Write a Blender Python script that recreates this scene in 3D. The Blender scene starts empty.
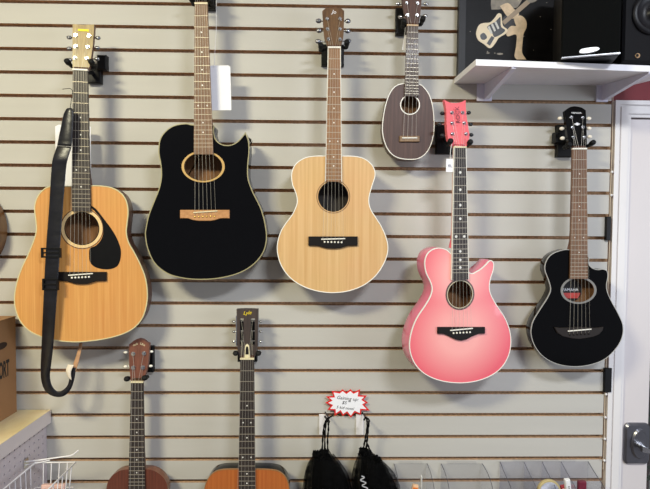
import bpy, bmesh, math, random
from mathutils import Vector, Matrix
random.seed(7)
C = bpy.context.scene.collection
SC = bpy.context.scene
PI = math.pi

# ------------------------------------------------------------------ camera
F = 490.0
CAMZ = 1.55
D = 1.6515                                   # camera to slat wall front
cp, cy, cr = math.radians(-2.0), math.radians(-1.17), math.radians(-0.39)
CR = Matrix.Rotation(cy, 3, 'Z') @ Matrix.Rotation(cp, 3, 'X') @ Matrix.Rotation(cr, 3, 'Y')
CAM = Vector((0, -D, CAMZ))
cam = bpy.data.cameras.new('camera'); co = bpy.data.objects.new('camera', cam); C.objects.link(co)
cam.sensor_width = 36; cam.lens = F / 650 * 36; cam.clip_start = 0.02
m3 = Matrix((CR.col[0], CR.col[2], -CR.col[1])).transposed()
co.matrix_world = Matrix.Translation(CAM) @ m3.to_4x4()
SC.camera = co

def ray(px, py):
    return CR @ Vector(((px - 325) / F, 1, -(py - 244.5) / F))
def at(px, py, Y=0.0):
    d = ray(px, py); return CAM + d * ((Y - CAM.y) / d.y)
def atz(px, py, Z):
    d = ray(px, py); return CAM + d * ((Z - CAM.z) / d.z)
def atx(px, py, X):
    d = ray(px, py); return CAM + d * ((X - CAM.x) / d.x)

# --------------------------------------------------------------- materials
def lin(c):
    return tuple(((v / 255) / 12.92 if v / 255 <= .04045 else ((v / 255 + .055) / 1.055) ** 2.4) for v in c[:3]) + (1,)
def newmat(name):
    m = bpy.data.materials.new(name); m.use_nodes = True
    return m, m.node_tree, m.node_tree.nodes['Principled BSDF']
def mat(name, col, rough=.5, metal=0, coat=0, var=.06, scale=30, bump=0, stretch=(1, 1, 1), spec=None, sheen=0):
    m, nt, b = newmat(name)
    tc = nt.nodes.new('ShaderNodeTexCoord'); mp = nt.nodes.new('ShaderNodeMapping')
    mp.inputs['Scale'].default_value = stretch
    nt.links.new(tc.outputs['Object'], mp.inputs['Vector'])
    n = nt.nodes.new('ShaderNodeTexNoise'); n.inputs['Scale'].default_value = scale; n.inputs['Detail'].default_value = 4
    nt.links.new(mp.outputs['Vector'], n.inputs['Vector'])
    r = nt.nodes.new('ShaderNodeValToRGB'); L = lin(col)
    r.color_ramp.elements[0].position = .3; r.color_ramp.elements[1].position = .7
    r.color_ramp.elements[0].color = tuple(max(0, v * (1 - var)) for v in L[:3]) + (1,)
    r.color_ramp.elements[1].color = tuple(min(1, v * (1 + var)) for v in L[:3]) + (1,)
    nt.links.new(n.outputs['Fac'], r.inputs['Fac']); nt.links.new(r.outputs['Color'], b.inputs['Base Color'])
    b.inputs['Roughness'].default_value = rough; b.inputs['Metallic'].default_value = metal
    b.inputs['Coat Weight'].default_value = coat; b.inputs['Coat Roughness'].default_value = .04
    if spec is not None: b.inputs['Specular IOR Level'].default_value = spec
    if sheen: b.inputs['Sheen Weight'].default_value = sheen
    if bump:
        bp = nt.nodes.new('ShaderNodeBump'); bp.inputs['Strength'].default_value = bump; bp.inputs['Distance'].default_value = .002
        nt.links.new(n.outputs['Fac'], bp.inputs['Height']); nt.links.new(bp.outputs['Normal'], b.inputs['Normal'])
    return m
def wood(name, c1, c2, rough=.35, coat=.3, sx=60, sz=2.2, seam=None):
    """wood with straight grain along local z, bookmatched about x = 0"""
    m, nt, b = newmat(name); N = nt.nodes.new; L = nt.links.new
    tc = N('ShaderNodeTexCoord'); sep = N('ShaderNodeSeparateXYZ'); L(tc.outputs['Object'], sep.inputs[0])
    ab = N('ShaderNodeMath'); ab.operation = 'ABSOLUTE'; L(sep.outputs['X'], ab.inputs[0])
    cb = N('ShaderNodeCombineXYZ'); L(ab.outputs[0], cb.inputs['X']); L(sep.outputs['Y'], cb.inputs['Y']); L(sep.outputs['Z'], cb.inputs['Z'])
    mp = N('ShaderNodeMapping'); mp.inputs['Scale'].default_value = (sx, sx * .5, sz); L(cb.outputs[0], mp.inputs['Vector'])
    n = N('ShaderNodeTexNoise'); n.inputs['Scale'].default_value = 2.2; n.inputs['Detail'].default_value = 7; n.inputs['Roughness'].default_value = .62
    L(mp.outputs[0], n.inputs['Vector'])
    r = N('ShaderNodeValToRGB'); e = r.color_ramp.elements
    e[0].position = .32; e[1].position = .7; e[0].color = lin(c2); e[1].color = lin(c1)
    L(n.outputs['Fac'], r.inputs['Fac'])
    n2 = N('ShaderNodeTexNoise'); n2.inputs['Scale'].default_value = 7; n2.inputs['Detail'].default_value = 2
    L(tc.outputs['Object'], n2.inputs['Vector'])
    mx = N('ShaderNodeMix'); mx.data_type = 'RGBA'; mx.blend_type = 'MULTIPLY'; mx.inputs['Factor'].default_value = .12
    L(r.outputs['Color'], mx.inputs['A']); L(n2.outputs['Color'], mx.inputs['B'])
    L(mx.outputs['Result'], b.inputs['Base Color'])
    b.inputs['Roughness'].default_value = rough; b.inputs['Coat Weight'].default_value = coat; b.inputs['Coat Roughness'].default_value = .08
    return m
def burst(name, inner, outer, cen):
    """sunburst lacquer: cen = list of (x, z, rx, rz) lobes in guitar coordinates"""
    m, nt, b = newmat(name); N = nt.nodes.new; L = nt.links.new
    tc = N('ShaderNodeTexCoord'); prev = None
    for (x, z, rx, rz) in cen:
        mp = N('ShaderNodeMapping'); mp.inputs['Location'].default_value = (-x / rx, 0, -z / rz); mp.inputs['Scale'].default_value = (1 / rx, 0, 1 / rz)
        L(tc.outputs['Object'], mp.inputs['Vector'])
        ln = N('ShaderNodeVectorMath'); ln.operation = 'LENGTH'; L(mp.outputs[0], ln.inputs[0])
        if prev is None: prev = ln.outputs['Value']
        else:
            mn = N('ShaderNodeMath'); mn.operation = 'SMOOTH_MIN'; mn.inputs[2].default_value = .25
            L(prev, mn.inputs[0]); L(ln.outputs['Value'], mn.inputs[1]); prev = mn.outputs[0]
    r = N('ShaderNodeValToRGB'); e = r.color_ramp.elements; e[0].position = .35; e[1].position = 1.0
    e[0].color = lin(inner); e[1].color = lin(outer); L(prev, r.inputs['Fac']); L(r.outputs['Color'], b.inputs['Base Color'])
    b.inputs['Roughness'].default_value = .3; b.inputs['Coat Weight'].default_value = .6; b.inputs['Coat Roughness'].default_value = .05
    return m
def clear(name, tint, gloss=.12, a=.08):
    """thin clear acrylic or film"""
    m, nt, b = newmat(name); N = nt.nodes.new; L = nt.links.new
    tr = N('ShaderNodeBsdfTransparent'); tr.inputs['Color'].default_value = tint + (1,)
    gl = N('ShaderNodeBsdfGlossy'); gl.inputs['Roughness'].default_value = .05
    df = N('ShaderNodeBsdfDiffuse'); df.inputs['Color'].default_value = (.8, .8, .84, 1)
    fr = N('ShaderNodeLayerWeight'); fr.inputs['Blend'].default_value = .25
    mu = N('ShaderNodeMath'); mu.operation = 'MULTIPLY'; mu.inputs[1].default_value = gloss * 4; L(fr.outputs['Fresnel'], mu.inputs[0])
    m1 = N('ShaderNodeMixShader'); m1.inputs[0].default_value = a; L(tr.outputs[0], m1.inputs[1]); L(df.outputs[0], m1.inputs[2])
    m2 = N('ShaderNodeMixShader'); L(mu.outputs[0], m2.inputs[0]); L(m1.outputs[0], m2.inputs[1]); L(gl.outputs[0], m2.inputs[2])
    L(m2.outputs[0], nt.nodes['Material Output'].inputs['Surface'])
    return m
def tulle(name, op):
    m, nt, b = newmat(name); N = nt.nodes.new; L = nt.links.new
    tr = N('ShaderNodeBsdfTransparent'); mx = N('ShaderNodeMixShader')
    tc = N('ShaderNodeTexCoord'); n = N('ShaderNodeTexNoise'); n.inputs['Scale'].default_value = 60; n.inputs['Detail'].default_value = 5
    L(tc.outputs['Object'], n.inputs['Vector'])
    mr = N('ShaderNodeMapRange'); mr.inputs['From Min'].default_value = .3; mr.inputs['From Max'].default_value = .7
    mr.inputs['To Min'].default_value = max(0, op - .25); mr.inputs['To Max'].default_value = min(1, op + .25)
    L(n.outputs['Fac'], mr.inputs['Value']); L(mr.outputs[0], mx.inputs[0])
    b.inputs['Specular IOR Level'].default_value = .08; b.inputs['Base Color'].default_value = (.002, .002, .002, 1); b.inputs['Roughness'].default_value = .8
    L(tr.outputs[0], mx.inputs[1]); L(b.outputs[0], mx.inputs[2]); L(mx.outputs[0], nt.nodes['Material Output'].inputs['Surface'])
    return m

M = {}
M['laminate'] = mat('grey slat laminate', (191, 188, 180), .62, var=.03, scale=3, stretch=(.6, 1, 5), spec=.35)
M['mdf'] = mat('raw brown fibreboard', (186, 152, 118), .9, var=.3, scale=120)
M['black_gloss'] = mat('black gloss lacquer', (3, 3, 4), .12, coat=.12, var=.1, spec=.2)
M['black_plastic'] = mat('black plastic', (12, 12, 13), .45, spec=.25)
M['black_rubber'] = mat('black rubber', (11, 11, 12), .6, spec=.25)
M['black_metal'] = mat('black metal', (22, 22, 24), .35)
M['chrome'] = mat('chrome', (205, 205, 205), .18, metal=1)
M['dark_chrome'] = mat('dark chrome', (140, 140, 145), .28, metal=1)
M['string'] = mat('string metal', (186, 180, 168), .4, metal=.3)
M['fretwire'] = mat('fret wire', (190, 180, 160), .4, metal=.5)
M['cream'] = mat('cream plastic', (226, 214, 176), .4)
M['bone'] = mat('bone white', (240, 236, 224), .4)
M['white_paint'] = mat('white paint', (228, 224, 222), .4, var=.02, scale=4)
M['door_paint'] = mat('door paint', (214, 207, 206), .45, var=.025, scale=5, stretch=(1, 1, .4))
M['lilac_paint'] = mat('white bracket paint', (224, 222, 236), .4, var=.02)
M['shelf_white'] = mat('shelf white', (238, 236, 240), .45, var=.02)
M['red_wall'] = mat('dark red wall paint', (112, 28, 36), .6, var=.06, scale=8)
M['paper'] = mat('white paper', (240, 240, 244), .7, var=.02)
M['pearl'] = mat('pearl inlay', (232, 230, 222), .3)
M['rosewood'] = wood('rosewood fretboard', (92, 74, 60), (58, 45, 38), .5, .05, 90, 6)
M['dark_fretboard'] = wood('dark fretboard', (64, 54, 49), (38, 32, 30), .5, .05, 90, 6)
M['brown_fretboard'] = wood('brown fretboard', (140, 104, 76), (98, 70, 50), .5, .05, 90, 6)
M['tan_fretboard'] = wood('tan fretboard', (166, 124, 84), (128, 90, 58), .5, .05, 90, 6)
M['ebony'] = mat('ebony', (24, 20, 19), .5, spec=.2)
M['mahogany'] = wood('mahogany', (112, 66, 44), (76, 42, 28), .45, .2, 60, 5)
M['inner_wood'] = wood('bare wood inside', (150, 106, 66), (108, 72, 42), .8, 0, 30, 3)

# ------------------------------------------------------------ mesh helpers
class G:
    """collects geometry with a material index per face, then links it as ONE mesh object"""
    def __init__(s): s.v = []; s.f = []; s.m = []; s.sm = []
    def add(s, vs, fs, mi=0, smooth=False):
        o = len(s.v); s.v += [tuple(v) for v in vs]
        for f in fs: s.f.append(tuple(i + o for i in f)); s.m.append(mi); s.sm.append(smooth)
        return s
    def box(s, a, b, mi=0):
        x0, y0, z0 = (min(a[i], b[i]) for i in range(3)); x1, y1, z1 = (max(a[i], b[i]) for i in range(3))
        vs = [(x, y, z) for x in (x0, x1) for y in (y0, y1) for z in (z0, z1)]
        return s.add(vs, [(0, 1, 3, 2), (4, 6, 7, 5), (0, 4, 5, 1), (2, 3, 7, 6), (0, 2, 6, 4), (1, 5, 7, 3)], mi)
    def hexa(s, p, mi=0):
        """8 corners: bottom ring 0-3, top ring 4-7"""
        return s.add(p, [(3, 2, 1, 0), (4, 5, 6, 7), (0, 1, 5, 4), (1, 2, 6, 5), (2, 3, 7, 6), (3, 0, 4, 7)], mi)
    def tube(s, pts, r, n=8, mi=0, cap=True):
        pts = [Vector(p) for p in pts]; rs = r if isinstance(r, (list, tuple)) else [r] * len(pts)
        vs = []; fs = []; up = None
        for i, p in enumerate(pts):
            t = (pts[min(i + 1, len(pts) - 1)] - pts[max(i - 1, 0)]).normalized()
            if up is None: up = t.orthogonal().normalized()
            up = (up - t * up.dot(t)); up = up.normalized() if up.length > 1e-6 else t.orthogonal().normalized()
            w = t.cross(up)
            for k in range(n):
                a = 2 * PI * k / n; vs.append(p + (up * math.cos(a) + w * math.sin(a)) * rs[i])
        for i in range(len(pts) - 1):
            for k in range(n):
                fs.append((i * n + k, i * n + (k + 1) % n, (i + 1) * n + (k + 1) % n, (i + 1) * n + k))
        s.add(vs, fs, mi, n > 5)
        if cap:
            m = len(pts) - 1
            s.add(vs[:n], [tuple(reversed(range(n)))], mi); s.add(vs[m * n:], [tuple(range(n))], mi)
        return s
    def prism(s, poly, y0, y1, mi=0, smooth=False, ms=None, bev=0):
        """poly (x,z) extruded from y0 (front) to y1 (back)"""
        poly = ccw(poly); n = len(poly); ms = mi if ms is None else ms
        inn = offset(poly, -bev) if bev else poly
        s.add([(x, y0, z) for x, z in inn], [tuple(range(n))], mi)
        s.add([(x, y1, z) for x, z in poly], [tuple(reversed(range(n)))], ms)
        rings = [(inn, y0), (poly, y0 + bev), (poly, y1)] if bev else [(poly, y0), (poly, y1)]
        for (pa, ya), (pb, yb) in zip(rings, rings[1:]):
            vs = [(x, ya, z) for x, z in pa] + [(x, yb, z) for x, z in pb]
            s.add(vs, [(i, n + i, n + (i + 1) % n, (i + 1) % n) for i in range(n)], ms, smooth)
        return s
    def ring(s, po, pi, y0, y1, mi=0):
        """flat band between two outlines with the same number of points"""
        n = len(po)
        vs = [(x, y0, z) for x, z in po] + [(x, y0, z) for x, z in pi] + [(x, y1, z) for x, z in po] + [(x, y1, z) for x, z in pi]
        fs = []
        for i in range(n):
            j = (i + 1) % n
            fs += [(i, j, n + j, n + i), (i, 2 * n + i, 2 * n + j, j), (n + i, n + j, 3 * n + j, 3 * n + i)]
        return s.add(vs, fs, mi)
    def ball(s, c, r, n=10, mi=0):
        rx, ry, rz = r if isinstance(r, (tuple, list)) else (r, r, r); vs = []; fs = []
        for i in range(n + 1):
            th = PI * i / n
            for k in range(2 * n):
                ph = PI * k / n
                vs.append((c[0] + rx * math.sin(th) * math.cos(ph), c[1] + ry * math.sin(th) * math.sin(ph), c[2] + rz * math.cos(th)))
        for i in range(n):
            for k in range(2 * n):
                fs.append((i * 2 * n + k, (i + 1) * 2 * n + k, (i + 1) * 2 * n + (k + 1) % (2 * n), i * 2 * n + (k + 1) % (2 * n)))
        return s.add(vs, fs, mi, True)
    def build(s, name, mats, parent=None, loc=None):
        me = bpy.data.meshes.new(name); me.from_pydata(s.v, [], s.f); me.update()
        if not isinstance(mats, (list, tuple)): mats = [mats]
        for m in mats: me.materials.append(m)
        me.polygons.foreach_set('material_index', s.m); me.polygons.foreach_set('use_smooth', s.sm)
        bm = bmesh.new(); bm.from_mesh(me)
        bmesh.ops.remove_doubles(bm, verts=[v for v in bm.verts], dist=1e-7) if False else None
        bm.to_mesh(me); bm.free()
        o = bpy.data.objects.new(name, me); C.objects.link(o)
        if parent: o.parent = parent
        if loc is not None: o.location = loc
        return o
def ccw(p):
    a = sum(p[i][0] * p[(i + 1) % len(p)][1] - p[(i + 1) % len(p)][0] * p[i][1] for i in range(len(p)))
    return list(p) if a > 0 else list(reversed(p))
def offset(p, d):
    """move a counter-clockwise outline outwards by d"""
    n = len(p); out = []
    for i in range(n):
        a, b, c = Vector(p[i - 1]), Vector(p[i]), Vector(p[(i + 1) % n])
        t1 = (b - a); t2 = (c - b)
        t1 = t1.normalized() if t1.length > 1e-9 else t2.normalized(); t2 = t2.normalized() if t2.length > 1e-9 else t1
        n1 = Vector((t1.y, -t1.x)); n2 = Vector((t2.y, -t2.x)); v = n1 + n2
        v = v.normalized() if v.length > 1e-6 else n1
        k = max(.45, v.dot(n1)); out.append(tuple(b + v * (d / k)))
    return out
def spline(pts, n=6, closed=True):
    """Catmull-Rom through points; a point with a third value is a sharp corner"""
    N = len(pts); out = []
    sharp = [len(p) > 2 for p in pts]; P = [Vector(p[:2]) for p in pts]
    for i in range(N if closed else N - 1):
        p1, p2 = P[i], P[(i + 1) % N]
        p0 = P[i - 1] if (closed or i > 0) else p1
        p3 = P[(i + 2) % N] if (closed or i + 2 < N) else p2
        if sharp[i]: p0 = p1
        if sharp[(i + 1) % N]: p3 = p2
        for k in range(n):
            t = k / n
            out.append(tuple(.5 * ((2 * p1) + (p2 - p0) * t + (2 * p0 - 5 * p1 + 4 * p2 - p3) * t * t + (3 * p1 - p0 - 3 * p2 + p3) * t ** 3)))
    if not closed: out.append(tuple(P[-1]))
    return out
def ell(cx, cz, rx, rz, n=40):
    return [(cx + rx * math.cos(2 * PI * i / n), cz + rz * math.sin(2 * PI * i / n)) for i in range(n)]
def sp3(pts, n=8):
    a = [Vector(p) for p in pts]; out = []
    for i in range(len(a) - 1):
        p0, p1, p2, p3 = a[max(i - 1, 0)], a[i], a[i + 1], a[min(i + 2, len(a) - 1)]
        for k in range(n):
            t = k / n
            out.append(.5 * ((2 * p1) + (p2 - p0) * t + (2 * p0 - 5 * p1 + 4 * p2 - p3) * t * t + (3 * p1 - p0 - 3 * p2 + p3) * t ** 3))
    out.append(a[-1]); return out
def empty(name, loc, label, cat, group=None, rot=None):
    o = bpy.data.objects.new(name, None); C.objects.link(o); o.empty_display_size = .05
    if rot is not None: o.matrix_world = Matrix.Translation(loc) @ rot.to_4x4()
    else: o.location = loc
    return tag(o, label, cat, group)
def tag(o, label, cat, group=None, kind=None):
    o['label'] = label; o['category'] = cat
    if group: o['group'] = group
    if kind: o['kind'] = kind
    return o
def struct(o, label=None, cat=None):
    o['kind'] = 'structure'
    if label: o['label'] = label
    if cat: o['category'] = cat
    return o
def part(o, label):
    o['label'] = label; return o
def text(name, body, size, m, parent, mtx, depth=.0002, shear=0, align='CENTER', bold=0):
    cu = bpy.data.curves.new(name, 'FONT'); cu.body = body; cu.size = size; cu.extrude = depth; cu.shear = shear
    cu.align_x = align; cu.align_y = 'CENTER'; cu.resolution_u = 3; cu.offset = bold
    t = bpy.data.objects.new(name, cu); C.objects.link(t)
    dg = bpy.context.evaluated_depsgraph_get(); dg.update()
    me = bpy.data.meshes.new_from_object(t.evaluated_get(dg)); me.name = name
    bpy.data.objects.remove(t); me.materials.clear(); me.materials.append(m)
    o = bpy.data.objects.new(name, me); C.objects.link(o); o.parent = parent; o.matrix_local = mtx
    return o
def face_mtx(x, y, z, ang=0, tilt=0):
    """text lying in the local xz plane, readable from -y; ang turns it in the plane"""
    return Matrix.Translation((x, y, z)) @ Matrix.Rotation(ang, 4, 'Y') @ Matrix.Rotation(PI / 2 + tilt, 4, 'X')

# ------------------------------------------------------------------ setting
Z0 = CAMZ + .7324; SP = .0762
XE = at(606.8, 280).x
XL = -3.2
g = G(); SL = .0112                          # slot opening
edges = [Z0 - SP * i for i in range(-9, 31)] # slot centres, top to bottom
top = 2.95; lip = .016
zs = [top] + [z for z in edges if .05 < z < top - .02] + [.0]
for i in range(len(zs) - 1):
    za = zs[i] - (SL / 2 if i else 0); zb = zs[i + 1] + (SL / 2 if i < len(zs) - 2 else 0)
    x0, x1 = XL, XE
    v = [(x0, 0, zb), (x1, 0, zb), (x1, 0, za), (x0, 0, za), (x0, lip, zb), (x1, lip, zb), (x1, lip, za), (x0, lip, za)]
    g.add(v, [(0, 1, 2, 3)], 0); g.add(v, [(3, 2, 6, 7), (1, 0, 4, 5), (1, 5, 6, 2), (0, 3, 7, 4)], 1)
g.add([(XL, lip + .002, 0), (XE, lip + .002, 0), (XE, lip + .002, top), (XL, lip + .002, top), (XE, .0215, 0), (XE, .0215, top)], [(0, 1, 2, 3), (1, 4, 5, 2)], 1)
struct(g.build('wall_back', [M['laminate'], M['mdf']]), 'grey slatwall with brown fibreboard grooves behind the guitars')

casL = at(610.5, 200, .012).x; doorL = at(625.5, 250, .016).x
zc = at(630, 100.6, .0).z; zd = at(640, 117.6, .01).z
g = G()
doorR = doorL + .80; casR = doorR + (doorL - casL)
WY = .022
g.box((XE - .05, WY, 0), (casL + .03, WY + .1, zc), 1); g.box((XE - .05, WY, zc), (casL + .03, WY + .1, top)); g.box((casL + .03, WY, zd), (casR + .8, WY + .1, top)); g.box((casR - .03, WY, 0), (casR + .8, WY + .1, zd))
struct(g.build('wall_right', [M['red_wall'], M['mdf']]), 'dark red painted wall above and beside the white door')
g = G()                                       # moulded door casing, profile of three steps
wd = doorL - casL
for (a, b, y) in ((0, .26, -.004), (.26, .38, .004), (.38, .8, -.001), (.8, 1.0, .006)):
    g.box((casL + wd * a, y, 0), (casL + wd * b, WY, zd + (zc - zd) * (1 - b)))
    g.box((casR - wd * a, y, 0), (casR - wd * b, WY, zd + (zc - zd) * (1 - b)))
    g.box((casL + wd * a, y, zd + (zc - zd) * (1 - b)), (casR - wd * a, WY, zd + (zc - zd) * (1 - a)))
struct(g.build('trim_1', M['white_paint']), 'white moulded casing around the door')

# door with a wide white stile and a glass light
glL = at(646.5, 400, .03).x
d = empty('door_1', ((doorL + doorR) / 2, .03, 0), 'white door with glass pane beside the slatwall', 'door'); d['kind'] = 'structure'
def dloc(p): return (p[0] - (doorL + doorR) / 2, p[1] - .03, p[2])
g = G(); gl0, gl1 = .35, zd - .4
sg = .004
gzT = at(647, 338, .03).z
for a, b in (((doorL + sg, .018, .02), (glL, .055, zd - sg)), ((doorR - (glL - doorL), .018, .02), (doorR - sg, .055, zd - sg)),
             ((glL, .018, .02), (doorR - (glL - doorL), .055, .3)), ((glL, .018, gzT), (doorR - (glL - doorL), .055, zd - sg))):
    g.box(dloc(a), dloc(b))
g.build('door_leaf', M['door_paint'], d)
g = G(); g.box(dloc((glL - .003, .034, .297)), dloc((doorR - (glL - doorL) + .003, .038, gzT + .003)))
part(g.build('glass_pane', clear('door glass', (.95, .97, .96), .1, .02), d), 'clear glass pane')
# lock plate
p0 = at(625.2, 423.5, .008); p1 = at(649.5, 464.5, .008); cxl = (p0.x + p1.x) / 2; czl = (p0.z + p1.z) / 2; wl = (p1.x - p0.x) / 2; hl = (p0.z - p1.z) / 2
lk = empty('deadbolt_lock', (cxl, .018, czl), 'dark chrome deadbolt with thumb turn on the white door', 'lock')
pl = []
for sx, sz, a0 in ((1, 1, 0), (-1, 1, PI / 2), (-1, -1, PI), (1, -1, 3 * PI / 2)):
    for k in range(7):
        a = a0 + PI / 2 * k / 6; pl.append((sx * (wl - .016) + .016 * math.cos(a), sz * (hl - .022) + .022 * math.sin(a)))
part(G().prism(pl, -.013, 0, 0, True, bev=.006).build('lock_plate', M['dark_chrome'], lk), 'dark chrome back plate')
G().prism(ell(.004, .002, wl * .66, hl * .72), -.02, -.012, 0, True, bev=.005).build('rosette', M['dark_chrome'], lk)
gg = G().tube([(.003, -.018, -.002), (.003, -.034, -.002)], .009, 14); gg.hexa([(-.006, -.046, -.012), (.026, -.046, -.02), (.026, -.034, -.02), (-.006, -.034, -.012), (-.006, -.046, .008), (.026, -.046, -.004), (.026, -.034, -.004), (-.006, -.034, .008)])
part(gg.build('thumb_turn', M['chrome'], lk), 'bright chrome thumb turn')

fl = G().box((-3.2, -4.2, -.05), (2.6, .3, 0)).build('floor', mat('dark store carpet', (74, 68, 66), .5, var=.15, scale=6)); struct(fl)
ce = G().box((-3.2, -4.2, top), (2.6, .3, top + .05)).build('ceiling', mat('ceiling white', (225, 222, 215), .8, var=.03)); struct(ce)

# outside the door: shrub and pavement
sh = G(); rs = random.Random(3)
bc = at(652, 400, .9)
for i in range(900):
    u = Vector((rs.gauss(0, 1), rs.gauss(0, 1), rs.gauss(0, 1))).normalized() * (rs.random() ** .4)
    c = Vector((bc.x + .1 + u.x * .4, 1.1 + u.y * .35, .85 + u.z * .75)); a = Vector((rs.gauss(0, 1), rs.gauss(0, 1), rs.gauss(0, 1))).normalized(); b = a.orthogonal().normalized()
    sh.add([c - a * .05, c + b * .02, c + a * .05, c - b * .02], [(0, 1, 2, 3)])
so = empty('shrub', (bc.x + .1, 1.1, 0), 'green leafy shrub seen through the door glass', 'shrub')
o = sh.build('foliage', mat('green leaves', (58, 84, 40), .6, var=.4, scale=14), None); o.parent = so; o.location = (-(bc.x + .1), -1.1, 0)
G().tube([(0, 0, 0), (.02, 0, .5), (-.02, .02, 1.0)], [.03, .022, .01]).build('stem', M['mahogany'], so)
struct(G().box((-1, .3, -.06), (5, 6, -.01)).build('ground', mat('outdoor concrete', (168, 164, 156), .8, var=.1)))

# ------------------------------------------------------------------ guitars
class Gt:
    """a guitar frame: local x right, y into the wall, z up the neck; pixels are turned into local points on its own planes"""
    def __init__(s, name, label, cat, group, base, Yf, necktop, yaw=0, pitch=0):
        s.O = at(base[0], base[1], Yf)
        R = Matrix.Rotation(math.radians(yaw), 3, 'Z') @ Matrix.Rotation(math.radians(pitch), 3, 'X')
        s.R = R; s.setray()
        x, y, z = s.p(*necktop); ang = math.atan2(x, z)
        s.R = R @ Matrix.Rotation(ang, 3, 'Y'); s.setray()
        s.root = empty(name, s.O, label, cat, group, s.R)
        s.zn = 0; s.k = 0
    def setray(s): s.Rt = s.R.transposed(); s.ro = s.Rt @ (CAM - s.O)
    def p(s, px, py, off=0.0):
        d = s.Rt @ ray(px, py); t = (off - s.ro.y) / d.y; return s.ro + d * t
    def q(s, px, py, off=0.0):
        v = s.p(px, py, off); return (v.x, v.z)
    def hp(s, px, py, off=0.0):
        """on the tilted headstock face; off measured along local y"""
        d = s.Rt @ ray(px, py); k = s.k
        t = (off + (s.ro.z - s.zn) * k - s.ro.y) / (d.y - d.z * k); return s.ro + d * t
    def qs(s, pts, off=0.0):
        return [s.q(p[0], p[1], off) + tuple(p[2:]) for p in pts]

def body(gt, pts, T, holes, mtop, mside, mback, bind=None, bw=.003, taper=.12, rnd=0.0, n=6, minner=None, Tshape=None):
    ol = ccw(spline(gt.qs(pts), n)); N = len(ol)
    z0 = min(z for x, z in ol); z1 = max(z for x, z in ol)
    gt.ol = ol; gt.T = T
    def Ty(z): return T * (1 - taper * (z - z0) / (z1 - z0))
    bm = bmesh.new(); es = []
    for lp in [ol] + holes:
        vs = [bm.verts.new((x, 0, z)) for x, z in lp]
        es += [bm.edges.new((vs[i], vs[(i + 1) % len(vs)])) for i in range(len(vs))]
    bmesh.ops.triangle_fill(bm, use_beauty=True, use_dissolve=False, edges=es)
    bm.verts.index_update(); g = G()
    tv = [v.co.copy() for v in bm.verts]; tf = []
    for f in bm.faces:
        ids = [v.index for v in f.verts]
        if f.normal.y > 0: ids.reverse()
        tf.append(tuple(ids))
    bm.free(); g.add(tv, tf, 0)
    mid = offset(ol, rnd) if rnd else ol
    rings = [(ol, lambda z: 0.0), (mid, lambda z: Ty(z) * .3), (mid, lambda z: Ty(z) * .75), (offset(mid, -min(.012, T * .12)), lambda z: Ty(z))]
    vs = []
    for lp, fn in rings: vs += [(x, fn(ol[i][1]), z) for i, (x, z) in enumerate(lp)]
    fs = []
    for r in range(3):
        for i in range(N):
            j = (i + 1) % N; fs.append((r * N + i, (r + 1) * N + i, (r + 1) * N + j, r * N + j))
    g.add(vs, fs, 1, True)
    g.add(vs[3 * N:], [tuple(reversed(range(N)))], 2)
    for h in holes:
        n2 = len(h); g.add([(x, 0, z) for x, z in h] + [(x, .004, z) for x, z in h], [(i, (i + 1) % n2, n2 + (i + 1) % n2, n2 + i) for i in range(n2)], 3)
    g.build('body', [mtop, mside, mback, M['inner_wood']], gt.root)
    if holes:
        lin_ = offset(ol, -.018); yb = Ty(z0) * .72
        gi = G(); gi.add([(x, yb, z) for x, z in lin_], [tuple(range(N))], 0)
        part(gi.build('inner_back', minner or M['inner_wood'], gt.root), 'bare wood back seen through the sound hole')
    if bind:
        inn = offset(ol, -bw); out = offset(ol, .0006)
        G().ring(out, inn, -.0008, .004).build('binding', bind, gt.root)

def rosette(gt, cx, cz, bands):
    for (r0, r1, e, m) in bands:
        G().ring(ell(cx, cz, r1, r1 * e, 48), ell(cx, cz, r0, r0 * e, 48), -.0006, .0006).build('rosette', m, gt.root)

def bridge(gt, poly, msad, mb, saddle, pins, mpin, mpindot=None, th=.008, npin=6):
    b = G().prism(gt.qs(poly), -th, .0005, 0, False, bev=.0015).build('bridge', mb, gt.root)
    (x0, z0), (x1, z1) = gt.q(*saddle[0], -th), gt.q(*saddle[1], -th); gt.sad = ((x0, z0), (x1, z1))
    h = .0016
    G().hexa([(x0, -th - .003, z0 - h), (x1, -th - .003, z1 - h), (x1, -th + .001, z1 - h), (x0, -th + .001, z0 - h),
              (x0, -th - .003, z0 + h), (x1, -th - .003, z1 + h), (x1, -th + .001, z1 + h), (x0, -th + .001, z0 + h)]).build('saddle', msad, b)
    gt.pins = []
    if pins:
        for i in range(npin):
            t = i / (npin - 1); px = pins[0][0] + (pins[1][0] - pins[0][0]) * t; py = pins[0][1] + (pins[1][1] - pins[0][1]) * t
            x, z = gt.q(px, py, -th); gt.pins.append((x, z))
            G().ball((x, -th, z), (.0032, .003, .0032), 6).build('bridge_pin', mpin, b)
    gt.th = th

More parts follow.
